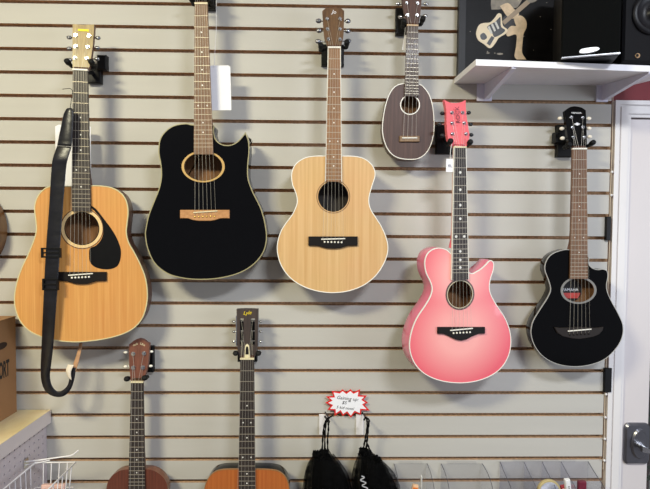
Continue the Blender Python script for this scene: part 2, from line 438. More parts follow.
def neck(gt, nut, end, mfb, mneck, mnut=None, edge=None, dots=(), doubles=(), L=None, nfret=18, heel=.05, dotr=.0023, mdot=None, bodytop=None, fw=.0013, fbth=.0065):
    """nut, end: (xleft, xright, y) of the fretboard in pixels"""
    yf = -fbth - .001
    a0, a1 = gt.p(nut[0], nut[2], yf), gt.p(nut[1], nut[2], yf); e0, e1 = gt.p(end[0], end[2], yf), gt.p(end[1], end[2], yf)
    zn = (a0.z + a1.z) / 2; ze = (e0.z + e1.z) / 2; gt.zn = zn; gt.yf = yf
    def xl(z): return a0.x + (e0.x - a0.x) * (z - zn) / (ze - zn)
    def xr(z): return a1.x + (e1.x - a1.x) * (z - zn) / (ze - zn)
    gt.xl, gt.xr = xl, xr; gt.xc = lambda z: (xl(z) + xr(z)) / 2
    g = G(); ew = .0016 if edge else 0
    def slab(xa, xb, ya, yb, za, zb, gg, mi=0):
        gg.hexa([(xa(za), ya, za), (xb(za), ya, za), (xb(za), yb, za), (xa(za), yb, za), (xa(zb), ya, zb), (xb(zb), ya, zb), (xb(zb), yb, zb), (xa(zb), yb, zb)], mi)
    slab(xl, xr, yf, -.0005, ze, zn, g)
    fb = g.build('fretboard', mfb, gt.root)
    if edge:
        for (fa, fb_) in ((lambda z: xl(z) - .0003, lambda z: xl(z) + ew), (lambda z: xr(z) - ew, lambda z: xr(z) + .0003)):
            ge = G(); slab(fa, fb_, yf - .0004, -.0005, ze, zn, ge); ge.build('edge_binding', edge, fb)
    zs_ = (gt.sad[0][1] + gt.sad[1][1]) / 2 if L is None else zn - L; Ls = zn - zs_
    for n in range(1, nfret + 1):
        z = zn - Ls * (1 - 2 ** (-n / 12))
        if z < ze + .003: break
        gf = G(); slab(lambda q: xl(q) + ew, lambda q: xr(q) - ew, yf - .0009, yf + .0005, z - fw / 2, z + fw / 2, gf); gf.build('fret', M['fretwire'], fb)
    for dn in tuple(dots) + tuple(doubles):
        z = zn - Ls * (1 - 2 ** (-(dn - .5) / 12))
        for s in ((-.26, .26) if dn in doubles else (0,)):
            x = gt.xc(z) + s * (xr(z) - xl(z))
            G().prism(ell(x, z, dotr, dotr, 12), yf - .0005, yf + .001).build('inlay_dot', mdot or M['pearl'], fb)
    # neck shaft: half-round section behind the fretboard, growing into the heel at the body
    zb = bodytop if bodytop is not None else max(z for x, z in gt.ol)
    secs = [(zn + .012, .014), (zn - .01, .015), (zn + (zb - zn) * .5, .017), (zb + .06, .019), (zb + .025, .028), (zb - .002, heel)]
    vs = []; fs = []; K = 9
    for (z, dp) in secs:
        for k in range(K):
            a = PI * k / (K - 1); x = gt.xc(z) - math.cos(a) * (xr(z) - xl(z)) / 2 * .97; vs.append((x, -.0005 + dp * math.sin(a) ** .8, z))
    for i in range(len(secs) - 1):
        for k in range(K - 1): fs.append((i * K + k, i * K + k + 1, (i + 1) * K + k + 1, (i + 1) * K + k))
        fs.append((i * K, (i + 1) * K, (i + 1) * K + K - 1, i * K + K - 1))
    fs += [tuple(range(K)), tuple(reversed(range((len(secs) - 1) * K, len(secs) * K)))]
    G().add(vs, fs, 0, True).build('neck', mneck, gt.root)
    if mnut:
        G().box((xl(zn) - .0003, yf - .0022, zn - .0005), (xr(zn) + .0003, -.0005, zn + .0042)).build('nut', mnut, gt.root)

def head(gt, pts, m, tilt=10, th=.014, smooth_n=5, mside=None, slots=()):
    gt.k = math.tan(math.radians(tilt))
    P = []
    for p in pts:
        v = gt.hp(p[0], p[1], -.001); P.append((v.x, v.z) + tuple(p[2:]))
    ol = ccw(spline(P, smooth_n)); n = len(ol); k = gt.k; zn = gt.zn
    yy = lambda z, o: o + (z - zn) * k
    bm = bmesh.new(); es = []
    hs = []
    for s in slots:
        q = [gt.hp(x, y, -.001) for x, y in s]; hs.append([(v.x, v.z) for v in q])
    for lp in [ol] + hs:
        vv = [bm.verts.new((x, 0, z)) for x, z in lp]; es += [bm.edges.new((vv[i], vv[(i + 1) % len(vv)])) for i in range(len(vv))]
    bmesh.ops.triangle_fill(bm, use_beauty=True, edges=es); bm.verts.index_update(); g = G()
    tv = [v.co.copy() for v in bm.verts]; tf = []
    for f in bm.faces:
        ids = [v.index for v in f.verts]
        if f.normal.y > 0: ids.reverse()
        tf.append(tuple(ids))
    bm.free()
    g.add([(v.x, yy(v.z, -.001), v.z) for v in tv], tf, 0); g.add([(v.x, yy(v.z, th), v.z) for v in tv], [tuple(reversed(f)) for f in tf], 1)
    for j, lp in enumerate([ol] + hs):
        nn = len(lp); vs = [(x, yy(z, -.001), z) for x, z in lp] + [(x, yy(z, th), z) for x, z in lp]
        fs = [(i, nn + i, nn + (i + 1) % nn, (i + 1) % nn) for i in range(nn)]
        g.add(vs, fs if j == 0 else [tuple(reversed(f)) for f in fs], 1)
    gt.head = g.build('headstock', [m, mside or m], gt.root)
    gt.headth = th; gt.hol = ol

def tuners(gt, posts, buttons, mpost, mbut, r=.0042, but=(.008, .005, .006)):
    """posts/buttons: pixel pairs, bass side first"""
    gt.posts = []
    for (pp, bp) in zip(posts, buttons):
        v = gt.hp(pp[0], pp[1], -.001); gt.posts.append(v)
        g = G(); g.tube([v + Vector((0, -.003, 0)), v + Vector((0, .001, 0))], r * 1.25, 14); g.tube([v + Vector((0, -.009, 0)), v + Vector((0, 0, 0))], r * .72, 12)
        b = gt.hp(bp[0], bp[1], gt.headth - .002) if bp else None
        if b is None: g.build('tuning_peg', mpost, gt.root); continue
        h = Vector((v.x, v.y + gt.headth + .003, b.z)); s = -1 if b.x < v.x else 1
        g.tube([h, b], .002, 8); g.box(h - Vector((.007, .004, .008)), h + Vector((.007, .004, .008)))
        t = g.build('tuning_peg', mpost, gt.root)
        G().ball(b, but, 7).build('tuner_button', mbut, t)

def strings(gt, n=6, r=.00034, order=None, m=None, spread=.82):
    order = order or list(range(n))
    zn = gt.zn
    for i in range(n):
        t = i / (n - 1) - .5
        xn = gt.xc(zn) + t * spread * (gt.xr(zn) - gt.xl(zn))
        (sx0, sz0), (sx1, sz1) = gt.sad; u = .5 + t * .86
        xs, z = sx0 + (sx1 - sx0) * u, sz0 + (sz1 - sz0) * u
        pts = []
        if order[i] is not None and order[i] < len(gt.posts):
            p = gt.posts[order[i]]; pts.append(p + Vector((0, -.005, 0)))
        pts += [Vector((xn, gt.yf - .0026, zn + .002)), Vector((xs, -gt.th - .0035, z))]
        if gt.pins: pts.append(Vector((gt.pins[i][0], -gt.th + .0005, gt.pins[i][1])))
        else: pts.append(Vector((xs, -gt.th + .001, z - .008)))
        G().tube(pts, r * (1.25 - .5 * i / (n - 1)), 5, cap=False).build('string', m or M['string'], gt.root)

HG = 'black wall hangers for the instruments'
def hanger(gt, plate, knobs, label, extra=None, knobr=.0085):
    c = at((plate[0] + plate[2]) / 2, (plate[1] + plate[3]) / 2, -.012)
    a = at(plate[0], plate[1], -.02); b = at(plate[2], plate[3], -.02)
    root = empty('guitar_hanger', (c.x, 0, c.z), label, 'guitar hanger', HG)
    W = lambda v: Vector((v.x - c.x, v.y, v.z - c.z))
    a, b = W(a), W(b)
    part(G().prism([(a.x, a.z), (b.x, a.z), (b.x, b.z), (a.x, b.z)], -.02, -.0005, bev=.002).build('mounting_plate', M['black_plastic'], root), 'black plastic wall plate')
    zk = (knobs[0][1] + knobs[1][1]) / 2
    nutw = gt.O + gt.R @ Vector((gt.xc(gt.zn), .024, gt.zn + .010))
    nb = W(nutw)
    ks = [W(gt.O + gt.R @ gt.p(k[0], k[1], -.004)) for k in knobs]
    G().tube(sp3([(0, -.015, 0), (nb.x * .5, (nb.y - .015) * .55, nb.z * .7), (nb.x, nb.y + .004, nb.z)], 5), .0065, 10).build('arm', M['black_metal'], root)
    side = gt.R @ Vector((1, 0, 0))
    g = G(); k0, k1 = ks
    back = Vector((0, .034, -.006))
    path = sp3([k0 + Vector((0, .006, 0)), k0 + back * .8, nb + (k0 - nb) * .35 + back * .05, nb, nb + (k1 - nb) * .35 + back * .05, k1 + back * .8, k1 + Vector((0, .006, 0))], 5)
    g.tube(path, .0055, 9).build('yoke', M['black_rubber'], root)
    for k in ks:
        G().tube(sp3([k + Vector((0, .02, -.004)), k + Vector((0, .002, 0)), k + Vector((0, -.008, .003))], 4), [knobr * .7] * 3 + [knobr] * 3 + [knobr, knobr * .95, knobr * .6], 12).build('rubber_tip', M['black_rubber'], root)
    if extra:
        e0, e1 = W(at(extra[0], extra[1], -.03)), W(at(extra[2], extra[3], -.03))
        G().prism([(e0.x, e0.z), (e1.x, e0.z), (e1.x, e1.z), (e0.x, e1.z)], -.034, -.012, bev=.003).build('lock_latch', M['black_plastic'], root)
        if not (min(a.x, b.x) < e0.x < max(a.x, b.x) or min(a.x, b.x) < e1.x < max(a.x, b.x)): pass
    return root
GG = 'guitars and ukuleles hung on the slatwall'

# ---- natural dreadnought, far left
A = Gt('acoustic_guitar', 'honey natural wood acoustic guitar with black teardrop pickguard under a black strap', 'guitar', GG, (82, 342), -.125, (80, 70), yaw=6)
ptsA = [(71.9, 186), (50.5, 186.3), (42, 190.7), (36.4, 198.6), (34.4, 208.5), (35.7, 220.8), (36.2, 230), (33.8, 239.7), (28.3, 253.5), (22.2, 266.4), (17, 281), (14.3, 296.3), (15.3, 309), (20, 321), (28.3, 330.2), (39.4, 336), (54.2, 340.2), (71.4, 342), (86.2, 341.5), (105.8, 338.8), (123, 334), (135, 327.2), (143, 317), (147, 303), (147.4, 290), (145.2, 276.6), (140.3, 264), (134.2, 252), (128.7, 242.2), (126.5, 232.3), (127.3, 223), (128.3, 211), (126, 199.8), (120.6, 192.5), (112, 187.6), (101, 185.7), (90, 185.6)]
cA = A.q(82, 228.5); rA = .0158 * 3.1
mtopA = wood('aged spruce', (224, 166, 96), (206, 142, 74), .3, .35, 75, 1.2)
hA = ell(cA[0], cA[1], rA, rA)
body(A, ptsA, .085, [hA], mtopA, M['mahogany'], M['mahogany'], mat('aged binding', (206, 196, 150), .4), .0024)
rosette(A, *cA, [(rA, rA * 1.05, 1, M['ebony']), (rA * 1.05, rA * 1.24, 1, mat('pale rosette', (226, 194, 140), .4, var=.1, scale=200)), (rA * 1.24, rA * 1.29, 1, M['mahogany'])])
pg = [(89.5, 205.8), (92.5, 206.3), (97, 210), (104, 219), (110.8, 228), (116, 236.5), (119.6, 245), (121, 253), (119.6, 262), (116, 267), (109, 269.2), (101, 268.8), (94, 266.3), (90, 261.5), (89.3, 255), (90, 248.5), (96, 245.5), (101, 240), (103.3, 233), (103, 225), (100.5, 218), (95.5, 212)]
part(G().prism(spline(A.qs(pg), 4), -.0014, .0002, 0, bev=.0004).build('pickguard', mat('black pickguard', (12, 12, 12), .35, coat=.12, var=.2, scale=60, spec=.2), A.root), 'black teardrop pickguard')
bridge(A, [(57.5, 271.8), (107, 271.8), (107, 280.6), (97, 281), (89, 283.6), (82.5, 284), (76, 283.6), (68, 281), (57.5, 280.6)], M['bone'], M['ebony'], ((68.5, 275.2), (93, 273.4)), ((72, 277.8), (89, 277)), M['bone'])
neck(A, (72.7, 87.5, 70.3), (71.9, 90.7, 211.3), M['dark_fretboard'], M['mahogany'], M['bone'], None, (5, 7, 9, 15), (12,), nfret=20, heel=.06)
head(A, [(72.7, 69.8, 1), (72.5, 50), (72.6, 24, 1), (83.5, 24.8), (94.3, 24.4, 1), (92.6, 46), (89.6, 66, 1), (87.6, 69.8, 1)], wood('flamed light headstock', (190, 168, 114), (146, 122, 76), .35, .3, 60, 8), 8, mside=M['mahogany'])
tuners(A, [(75.5, 58), (75.8, 46.8), (76, 35.5), (89.4, 36), (88.2, 47.2), (87.2, 58.7)], [(69.5, 60), (69.3, 48.6), (69.3, 37.5), (98, 38), (97.3, 48), (97, 59)], M['chrome'], M['dark_chrome'])
strings(A, 6, order=[0, 1, 2, 3, 4, 5])
v0, v1 = A.hp(78, 28.8, -.0016), A.hp(88.8, 31.6, -.0016)
sk = G(); sk.hexa([(v0.x, v1.y - .0004, v1.z), (v1.x, v1.y - .0004, v1.z), (v1.x, v1.y + .0008, v1.z), (v0.x, v1.y + .0008, v1.z), (v0.x, v0.y - .0004, v0.z), (v1.x, v0.y - .0004, v0.z), (v1.x, v0.y + .0008, v0.z), (v0.x, v0.y + .0008, v0.z)])
part(sk.build('sticker', mat('yellow sticker', (240, 222, 20), .5), A.root), 'small yellow sticker')
hanger(A, (86.5, 63, 100.5, 83), ((67.5, 62), (91.5, 62.5)), 'black hanger holding the honey natural guitar with the strap', extra=(97, 55, 106.5, 70))

# ---- black cutaway dreadnought
B = Gt('acoustic_guitar', 'large glossy black cutaway acoustic guitar with tan bridge, between the two natural wood guitars', 'guitar', GG, (205, 279), -.12, (201, 4))
ptsB = [(194, 124.8), (185.4, 123.5), (174.3, 125.5), (165.7, 131), (160, 139.5), (158.6, 151.8), (160.6, 164), (161.3, 176.5), (158.9, 188.8), (153.6, 202.3), (148.5, 215.8), (145.7, 229), (145.3, 236), (147.7, 249), (154.6, 263.3), (167, 273.4), (181.7, 278), (199, 279.6), (218.6, 278.4), (238.3, 273.5), (253, 265), (263, 253), (266.7, 239.2), (265.4, 224.5), (261.6, 210), (257, 200), (252.5, 191), (248.4, 179), (247.9, 166.6), (249.2, 151.8), (248.6, 140.8), (245.4, 132.2, 1), (242, 137), (235.8, 142.8), (228.5, 145.3), (221, 144), (215.7, 139.3), (213.6, 132), (212.5, 124.8)]
cB = B.q(203.2, 166.6); rB = .0185 * 3.1
body(B, ptsB, .095, [ell(cB[0], cB[1], rB, rB * .74)], M['black_gloss'], M['black_gloss'], M['black_gloss'], mat('faded cream binding', (158, 150, 112), .4), .0024)
rosette(B, *cB, [(rB, rB * 1.03, .74, M['ebony']), (rB * 1.03, rB * 1.16, .73, mat('yellow wood ring', (196, 158, 92), .5))])
bridge(B, [(180.6, 210), (229.8, 210), (229.8, 218.4), (221, 218.4), (216, 220), (211, 220.9), (199, 220.9), (193, 220), (188.5, 218.4), (180.6, 218.4)], M['cream'], wood('tan bridge', (204, 150, 98), (176, 124, 76), .5, .05, 40, 60), ((193.5, 212.6), (217.5, 210.9)), ((195, 216.8), (214.5, 216.4)), mat('brass', (214, 180, 96), .3, metal=.7))
neck(B, (194.6, 207.4, 4), (193.8, 213.2, 154.3), M['brown_fretboard'], M['mahogany'], M['cream'], None, (3, 5, 7, 9, 15, 17), (12,), nfret=20)
head(B, [(194.6, 3.6, 1), (192, -14), (191, -46, 1), (200, -49), (210, -46, 1), (209.6, -14), (207.4, 3.6, 1)], M['black_gloss'], 10)
tuners(B, [(196, -8), (195.5, -21), (195, -34), (206, -34), (206, -21), (206, -8)], [(187, -7), (187, -20), (187, -33), (214, -33), (214, -20), (214, -7)], M['chrome'], M['chrome'])
strings(B, 6)
hanger(B, (205, -26, 215.5, 9), ((191.5, -1), (211, 1)), 'black hanger at the top edge holding the large black cutaway guitar')

# ---- natural concert-size guitar
Cg = Gt('acoustic_guitar', 'pale spruce rounded acoustic guitar with plain sound hole, in the middle of the top row', 'guitar', GG, (333, 293), -.115, (334.3, 48))
ptsC = [(325.2, 155.8), (314.2, 156), (304.3, 158), (295.7, 164), (291.7, 172.8), (292.2, 183.8), (296, 194), (297, 203), (292.6, 213.8), (285.5, 223.5), (281, 231), (277.8, 241), (277.2, 251.7), (281, 265.2), (289.5, 277.2), (301.8, 285.8), (316.6, 291), (332.6, 292.8), (348.6, 291), (363.4, 285.4), (375.7, 275.8), (384.3, 262.8), (388, 250.5), (386.8, 239.4), (381.8, 227), (375.7, 217.2), (370.5, 208.5), (369, 198.6), (372, 186.3), (375.2, 175.2), (373.2, 166.6), (365.8, 159.4), (356, 156.3), (341.2, 155.8)]
cC = Cg.q(333.3, 196.5); rC = .0148 * 3.1
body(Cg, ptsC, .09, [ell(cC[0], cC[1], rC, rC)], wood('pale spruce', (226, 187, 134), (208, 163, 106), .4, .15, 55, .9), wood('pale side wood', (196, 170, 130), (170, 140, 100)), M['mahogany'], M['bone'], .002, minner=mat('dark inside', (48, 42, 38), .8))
rosette(Cg, *cC, [(rC, rC * 1.04, 1, M['ebony']), (rC * 1.11, rC * 1.145, 1, M['mahogany'])])
bridge(Cg, [(308.5, 236.4), (357.5, 236.4), (357.5, 245.6), (348, 245.8), (340, 248.2), (333, 248.7), (326, 248.2), (318, 245.8), (308.5, 245.6)], M['bone'], M['ebony'], ((321.2, 239.2), (345, 238.6)), ((324.6, 242), (341.6, 242.4)), M['bone'])
neck(Cg, (327.9, 340.7, 48), (325.3, 341.8, 181.5), M['tan_fretboard'], M['mahogany'], M['bone'], M['bone'], (3, 5, 7, 9, 15, 17), (12,), nfret=20)
head(Cg, [(328.1, 47.6, 1), (325.6, 41), (323.9, 34), (322.3, 11, 1), (326, 7.8, 1), (333, 8.2), (340.8, 7.8, 1), (344.2, 11, 1), (343.6, 34), (342.2, 41), (340.6, 47.6, 1)], wood('walnut headstock', (118, 86, 54), (84, 58, 36), .4, .2, 60, 6), 10)
tuners(Cg, [(328.4, 39.3), (327.4, 29.2), (327, 19), (340, 19), (340, 29.2), (340, 39.5)], [(318.4, 41.5), (319.2, 30.7), (318.6, 21), (347.8, 21), (347.6, 31), (348.2, 41)], M['chrome'], M['dark_chrome'], but=(.0095, .005, .0075))
strings(Cg, 6)
lt = Cg.hp(334, 12, -.0018)
text('logo', 'Jo', .017, M['paper'], Cg.root, face_mtx(lt.x, lt.y, lt.z, .1, -math.radians(10)), shear=.2)
hanger(Cg, (321.5, 44, 344, 65.5), ((320.8, 46), (346.8, 43)), 'black hanger holding the pale spruce rounded guitar')

# ---- pineapple ukulele
Dg = Gt('ukulele', 'small dark brown pineapple shaped ukulele with a white edge line', 'ukulele', GG, (408, 160), -.085, (412.5, 26))
ptsD = [(404.6, 83.3), (395.2, 86.3), (389, 94.8), (385, 107), (382.6, 121.8), (382.6, 134), (386, 146), (391.3, 153.8), (398.5, 158), (408.3, 159.5), (418.2, 158.6), (426.6, 152.6), (432, 141.5), (434.2, 126.8), (433.2, 109.5), (430.3, 97.2), (425.3, 88.8), (418.6, 83.8)]
cD = Dg.q(410, 104.8); rD = .0084 * 3.15
mUke = wood('dark mahogany', (92, 64, 53), (66, 44, 37), .5, .15, 70, 3)
body(Dg, ptsD, .06, [ell(cD[0], cD[1], rD, rD)], mUke, mUke, mUke, M['bone'], .0018)
rosette(Dg, *cD, [(rD, rD * 1.02, 1, M['ebony']), (rD * 1.08, rD * 1.2, 1, M['bone'])])
bridge(Dg, [(399.2, 136.2), (419.4, 136.2), (419.4, 142), (399.2, 142)], M['bone'], wood('bridge wood', (150, 120, 84), (110, 82, 54)), ((402, 138), (417, 138)), None, None, th=.007)
neck(Dg, (407, 418.2, 26), (404.5, 418.7, 96.2), M['rosewood'], M['mahogany'], mat('tan nut', (200, 170, 130), .5), None, (), (), nfret=17, heel=.035, fw=.0013)
head(Dg, [(407, 25.6, 1), (404.5, 12.3), (402.2, 0), (400.5, -14, 1), (411, -17), (423.5, -14, 1), (421.6, 0), (420.4, 13), (418.2, 25.6, 1)], mUke, 9)
tuners(Dg, [(407.2, 15.6), (406.4, 3.4), (417.4, 3.7), (416.8, 15.7)], [(400.5, 17), (398, 4), (426, 4), (425, 16)], M['chrome'], M['chrome'])
strings(Dg, 4, order=[0, 1, 2, 3], m=mat('clear nylon', (176, 170, 162), .3), r=.00045, spread=.75)
hanger(Dg, (396.2, 7.4, 411, 34.4), ((403.8, 22), (422.8, 19.4)), 'black hanger holding the pineapple ukulele')

# ---- pink cutaway guitar
Eg = Gt('acoustic_guitar', 'pink sunburst cutaway acoustic guitar with pink headstock', 'guitar', GG, (460, 383), -.14, (460, 147.7), yaw=10)
ptsE = [(451.3, 254), (445.4, 249.2), (436.8, 248), (428.4, 252.4), (424.7, 261.2), (425.9, 272.3), (430.4, 282), (432, 289), (430.4, 296), (425.4, 305), (417, 317.6), (411.8, 330.3), (409.4, 343.8), (411.2, 356), (417, 366.8), (427, 375.4), (441.7, 381), (459, 383), (476, 381.2), (491, 375.6), (502, 367), (508.8, 355), (511, 341.4), (509.3, 329), (504.4, 316.8), (497, 305.7), (491, 294.8), (489.4, 286.5), (490.6, 278.5), (493, 271), (493.8, 264.2), (491.7, 260.6), (488.8, 261.2), (484.8, 265.5), (477.4, 271), (468.8, 272.3)]
cE = Eg.q(460, 294.3); rE = .0127 * 3.15
lob = Eg.q(459.5, 334); lob2 = Eg.q(459, 276)
mpk = burst('pink burst lacquer', (250, 172, 166), (235, 98, 112), [(lob[0], lob[1], .175, .165), (lob2[0], lob2[1], .13, .15)])
body(Eg, ptsE, .088, [ell(cE[0], cE[1], rE, rE * 1.02)], mpk, mat('pink side lacquer', (233, 124, 152), .25, coat=.5, var=.04), M['black_gloss'], M['bone'], .002, rnd=.002)
rosette(Eg, *cE, [(rE, rE * 1.03, 1.02, M['ebony']), (rE * 1.03, rE * 1.075, 1.02, M['cream']), (rE * 1.075, rE * 1.21, 1.02, mat('abalone ring', (96, 76, 72), .3, var=.4, scale=300))])
bridge(Eg, [(437, 326.8), (484, 326.8), (484, 333.2), (477.5, 333.4), (471, 336), (465.5, 339), (460, 340.2), (454.5, 339), (449, 336), (443, 333.4), (437, 333.4)], M['bone'], M['ebony'], ((450, 330.3), (472.5, 328.2)), ((453.5, 333.2), (470, 332.3)), M['bone'])
neck(Eg, (454.1, 466.2, 147.7), (451.6, 468.8, 279.7), M['dark_fretboard'], mat('pink neck lacquer', (231, 96, 112), .3, coat=.4), M['cream'], M['bone'], (3, 5, 7, 9, 15, 17, 19), (12,), nfret=20, dotr=.0042)
mhead = mat('pink sparkle headstock', (236, 104, 112), .35, coat=.4, var=.1, scale=300)
head(Eg, [(454.2, 147.2, 1), (448.6, 140.2), (446.7, 125.7), (446.3, 110), (444.2, 99.6, 1), (449.5, 102.4), (454.6, 103), (460.3, 102.4), (465.7, 99.8, 1), (466.2, 113), (469.3, 134.5), (468.6, 140.2), (466, 147.2, 1)], mhead, 9)
tuners(Eg, [(452, 134), (451.6, 123.2), (451.6, 112.8), (462.2, 112.8), (463.8, 123.2), (465.7, 134)], [(442.5, 135.5), (439.6, 124.2), (442.4, 113.4), (468.6, 112.8), (470.6, 124.4), (471.2, 134.9)], M['chrome'], M['black_metal'])
strings(Eg, 6)
lt = Eg.hp(458.6, 124, -.0018)
text('lettering', 'DAISY ROCK', .0185, mat('dark red ink', (110, 26, 40), .5), Eg.root, face_mtx(lt.x, lt.y, lt.z, -PI / 2 - .08, 0))
hanger(Eg, (436.6, 124, 454, 154), ((450.3, 141.6), (470, 142.6)), 'black hanger holding the pink guitar')

# ---- small black cutaway guitar, right
Fg = Gt('acoustic_guitar', 'small glossy black cutaway acoustic guitar with oval sound hole, nearest the door', 'guitar', GG, (576, 366.5), -.1, (579.6, 149), yaw=-3)
ptsF = [(570, 249.8), (559, 251), (550.3, 255.4), (545.6, 262.8), (545, 270.5), (548.6, 280.5), (550.6, 289.8), (547, 298.5), (540.7, 308.3), (534.6, 318.2), (531.8, 325), (531, 334), (534.5, 345.5), (543, 356.4), (556.5, 363.8), (573.7, 366.6), (591, 364.6), (605.7, 358.4), (616.8, 347.3), (622.2, 336.5), (622.8, 325.4), (618.5, 314.3), (611.8, 302), (607.3, 292), (606.4, 284.8), (607.7, 277), (607.2, 271.6), (603.4, 269.2), (597, 269.6), (591.5, 267.5), (588.5, 263.4), (587.4, 256)]
cF = Fg.q(578.5, 290.3); rF = .0157 * 3.15
body(Fg, ptsF, .058, [ell(cF[0], cF[1], rF, rF * .76)], M['black_gloss'], M['black_gloss'], M['black_gloss'], mat('grey binding', (176, 174, 168), .4), .0012)
rosette(Fg, *cF, [(rF, rF * 1.15, .77, mat('grey ring', (128, 126, 122), .4))])
# maker's label glued on the inner back
lc = Fg.p(571.5, 290.5, .036)
lab = G().prism(ell(lc.x, lc.z, .034, .036, 32), .0385, .0395).build('maker_label', mat('dark label paper', (24, 20, 20), .6), Fg.root); part(lab, 'round dark and red label inside the sound hole')
G().prism([(lc.x - .030, lc.z - .008), (lc.x + .030, lc.z - .008), (lc.x + .022, lc.z - .026), (lc.x - .022, lc.z - .026)], .0375, .0385).build('red_band', mat('red label ink', (190, 70, 66), .6), lab)
text('lettering', 'YAMAHA', .013, M['paper'], lab, face_mtx(lc.x - .004, .0375, lc.z + .002))
bridge(Fg, [(553.4, 326.8), (560, 327.6), (578, 326.6), (595, 327.6), (602.4, 326.6), (601.5, 330), (598, 334), (592, 336.5), (583, 338), (578, 338.6), (571, 338), (562, 336), (556.5, 332.6)], M['bone'], mat('dark brown bridge', (40, 35, 33), .5, spec=.25), ((567.6, 331), (591, 329)), ((569.8, 334.8), (588.6, 333.8)), M['ebony'])
neck(Fg, (572.6, 586.8, 149.3), (570, 587.8, 278.8), M['brown_fretboard'], M['mahogany'], M['bone'], None, (3, 5, 7, 9, 15), (12,), nfret=21, dotr=.0018)
head(Fg, [(572.7, 148.8, 1), (568.6, 141), (566.2, 124.5), (564.7, 111, 1), (569.5, 107.4), (575, 106.3), (581.8, 107.7), (585.8, 110.4, 1), (586.6, 130.7), (587, 148.8, 1)], M['black_gloss'], 10)
tuners(Fg, [(573, 137.4), (572, 127.6), (571, 117.5), (582.2, 118), (582.6, 127.4), (584, 137.4)], [(562.4, 138.3), (561.8, 128.6), (560, 118.4), (588.8, 118.6), (589, 128.5), (589.6, 136.8)], M['chrome'], mat('cream tuner pearl', (236, 226, 206), .3))
strings(Fg, 6)
lt = Fg.hp(576.4, 113, -.0018); text('lettering', 'YAMAHA', .0078, M['paper'], Fg.root, face_mtx(lt.x, lt.y, lt.z, 0, -math.radians(10)))
lt = Fg.hp(577.2, 124, -.002); em = G()
for k in range(4):
    a = k * PI / 2; ca, sa = math.cos(a), math.sin(a); L_ = .0105 if k % 2 else .006
    q = [(0, 0), (.0022, L_ * .5), (0, L_), (-.0022, L_ * .5)]
    em.add([(lt.x + x * ca - z * sa, lt.y + (x * sa + z * ca) * Fg.k, lt.z + x * sa + z * ca) for x, z in q], [(0, 3, 2, 1)])
    q = [(0, 0), (.0016, .003), (0, .0058), (-.0016, .003)]; a += PI / 4; ca, sa = math.cos(a), math.sin(a)
    em.add([(lt.x + x * ca - z * sa, lt.y + (x * sa + z * ca) * Fg.k, lt.z + x * sa + z * ca) for x, z in q], [(0, 3, 2, 1)])
part(em.build('emblem', M['paper'], Fg.root), 'white flower emblem')
hanger(Fg, (558, 124.5, 573, 157), ((568.5, 145), (592.6, 143)), 'black hanger holding the small black guitar by the door', extra=(554.5, 132.5, 560, 143))

# ---- mahogany ukulele, bottom left
Hu = Gt('ukulele', 'reddish brown mahogany ukulele hung lowest at the left', 'ukulele', GG, (137, 572), -.09, (137, 382.6), pitch=-1)
ptsG = [(128, 469.4), (119.5, 471), (112, 475.8), (107.6, 483), (106.4, 491), (108, 500), (110, 508), (107, 517), (101, 527), (97.5, 540), (99.5, 554), (108, 565), (121, 571), (137, 572.5), (153, 571), (166, 565), (174.5, 554), (176.5, 540), (173, 527), (167, 517), (164.3, 508), (166, 500), (167.6, 491), (166.4, 483), (161.6, 475.8), (153.5, 470.6), (144, 469.2)]
cG = Hu.q(136.3, 507); rG = .011 * 3.1
mMah = wood('red mahogany', (116, 64, 46), (84, 42, 30), .45, .2, 60, 3)
body(Hu, ptsG, .045, [ell(cG[0], cG[1], rG, rG)], mMah, wood('mahogany side', (132, 84, 58), (104, 62, 42)), mMah, None)
rosette(Hu, *cG, [(rG * 1.1, rG * 1.25, 1, M['cream'])])
bridge(Hu, [(124, 538), (149, 538), (149, 545), (124, 545)], M['bone'], M['rosewood'], ((128, 541), (145, 541)), None, None, th=.007)
neck(Hu, (131, 143, 382.6), (128.2, 145, 496), M['dark_fretboard'], M['mahogany'], M['cream'], None, (5, 7, 10, 12, 15), (), nfret=18, heel=.03, fw=.0014)
mhd = wood('mahogany headstock', (130, 76, 56), (98, 54, 40), .45, .2, 60, 4)
head(Hu, [(131, 382.2, 1), (129.3, 366), (128.8, 350), (129, 344.3, 1), (131.5, 342.6), (134.6, 340.2), (139, 338.9), (143.6, 340), (146.5, 342.4), (149.2, 343.6, 1), (148.6, 355), (147.3, 366), (143.4, 382.2, 1)], mhd, 9)
tuners(Hu, [(133.4, 367.5), (133.4, 353.7), (144.2, 353.2), (143, 367.3)], [(125.6, 366.5), (125.6, 352.4), (151.3, 351.6), (150.6, 366)], M['chrome'], M['bone'], r=.0055, but=(.007, .0045, .0042))
strings(Hu, 4, order=[0, 1, 2, 3], m=bpy.data.materials['clear nylon'], r=.00045, spread=.75)
lt = Hu.hp(135.2, 344.5, -.0018); text('lettering', 'oud', .0105, M['cream'], Hu.root, face_mtx(lt.x, lt.y, lt.z, -.4, -math.radians(9)))
lt = Hu.hp(142.6, 344.4, -.0018); text('lettering', 'Uke', .0105, M['cream'], Hu.root, face_mtx(lt.x, lt.y, lt.z, .35, -math.radians(9)))
hanger(Hu, (146, 346.5, 153, 372.5), ((127, 379), (144.8, 378)), 'black hanger holding the mahogany ukulele')

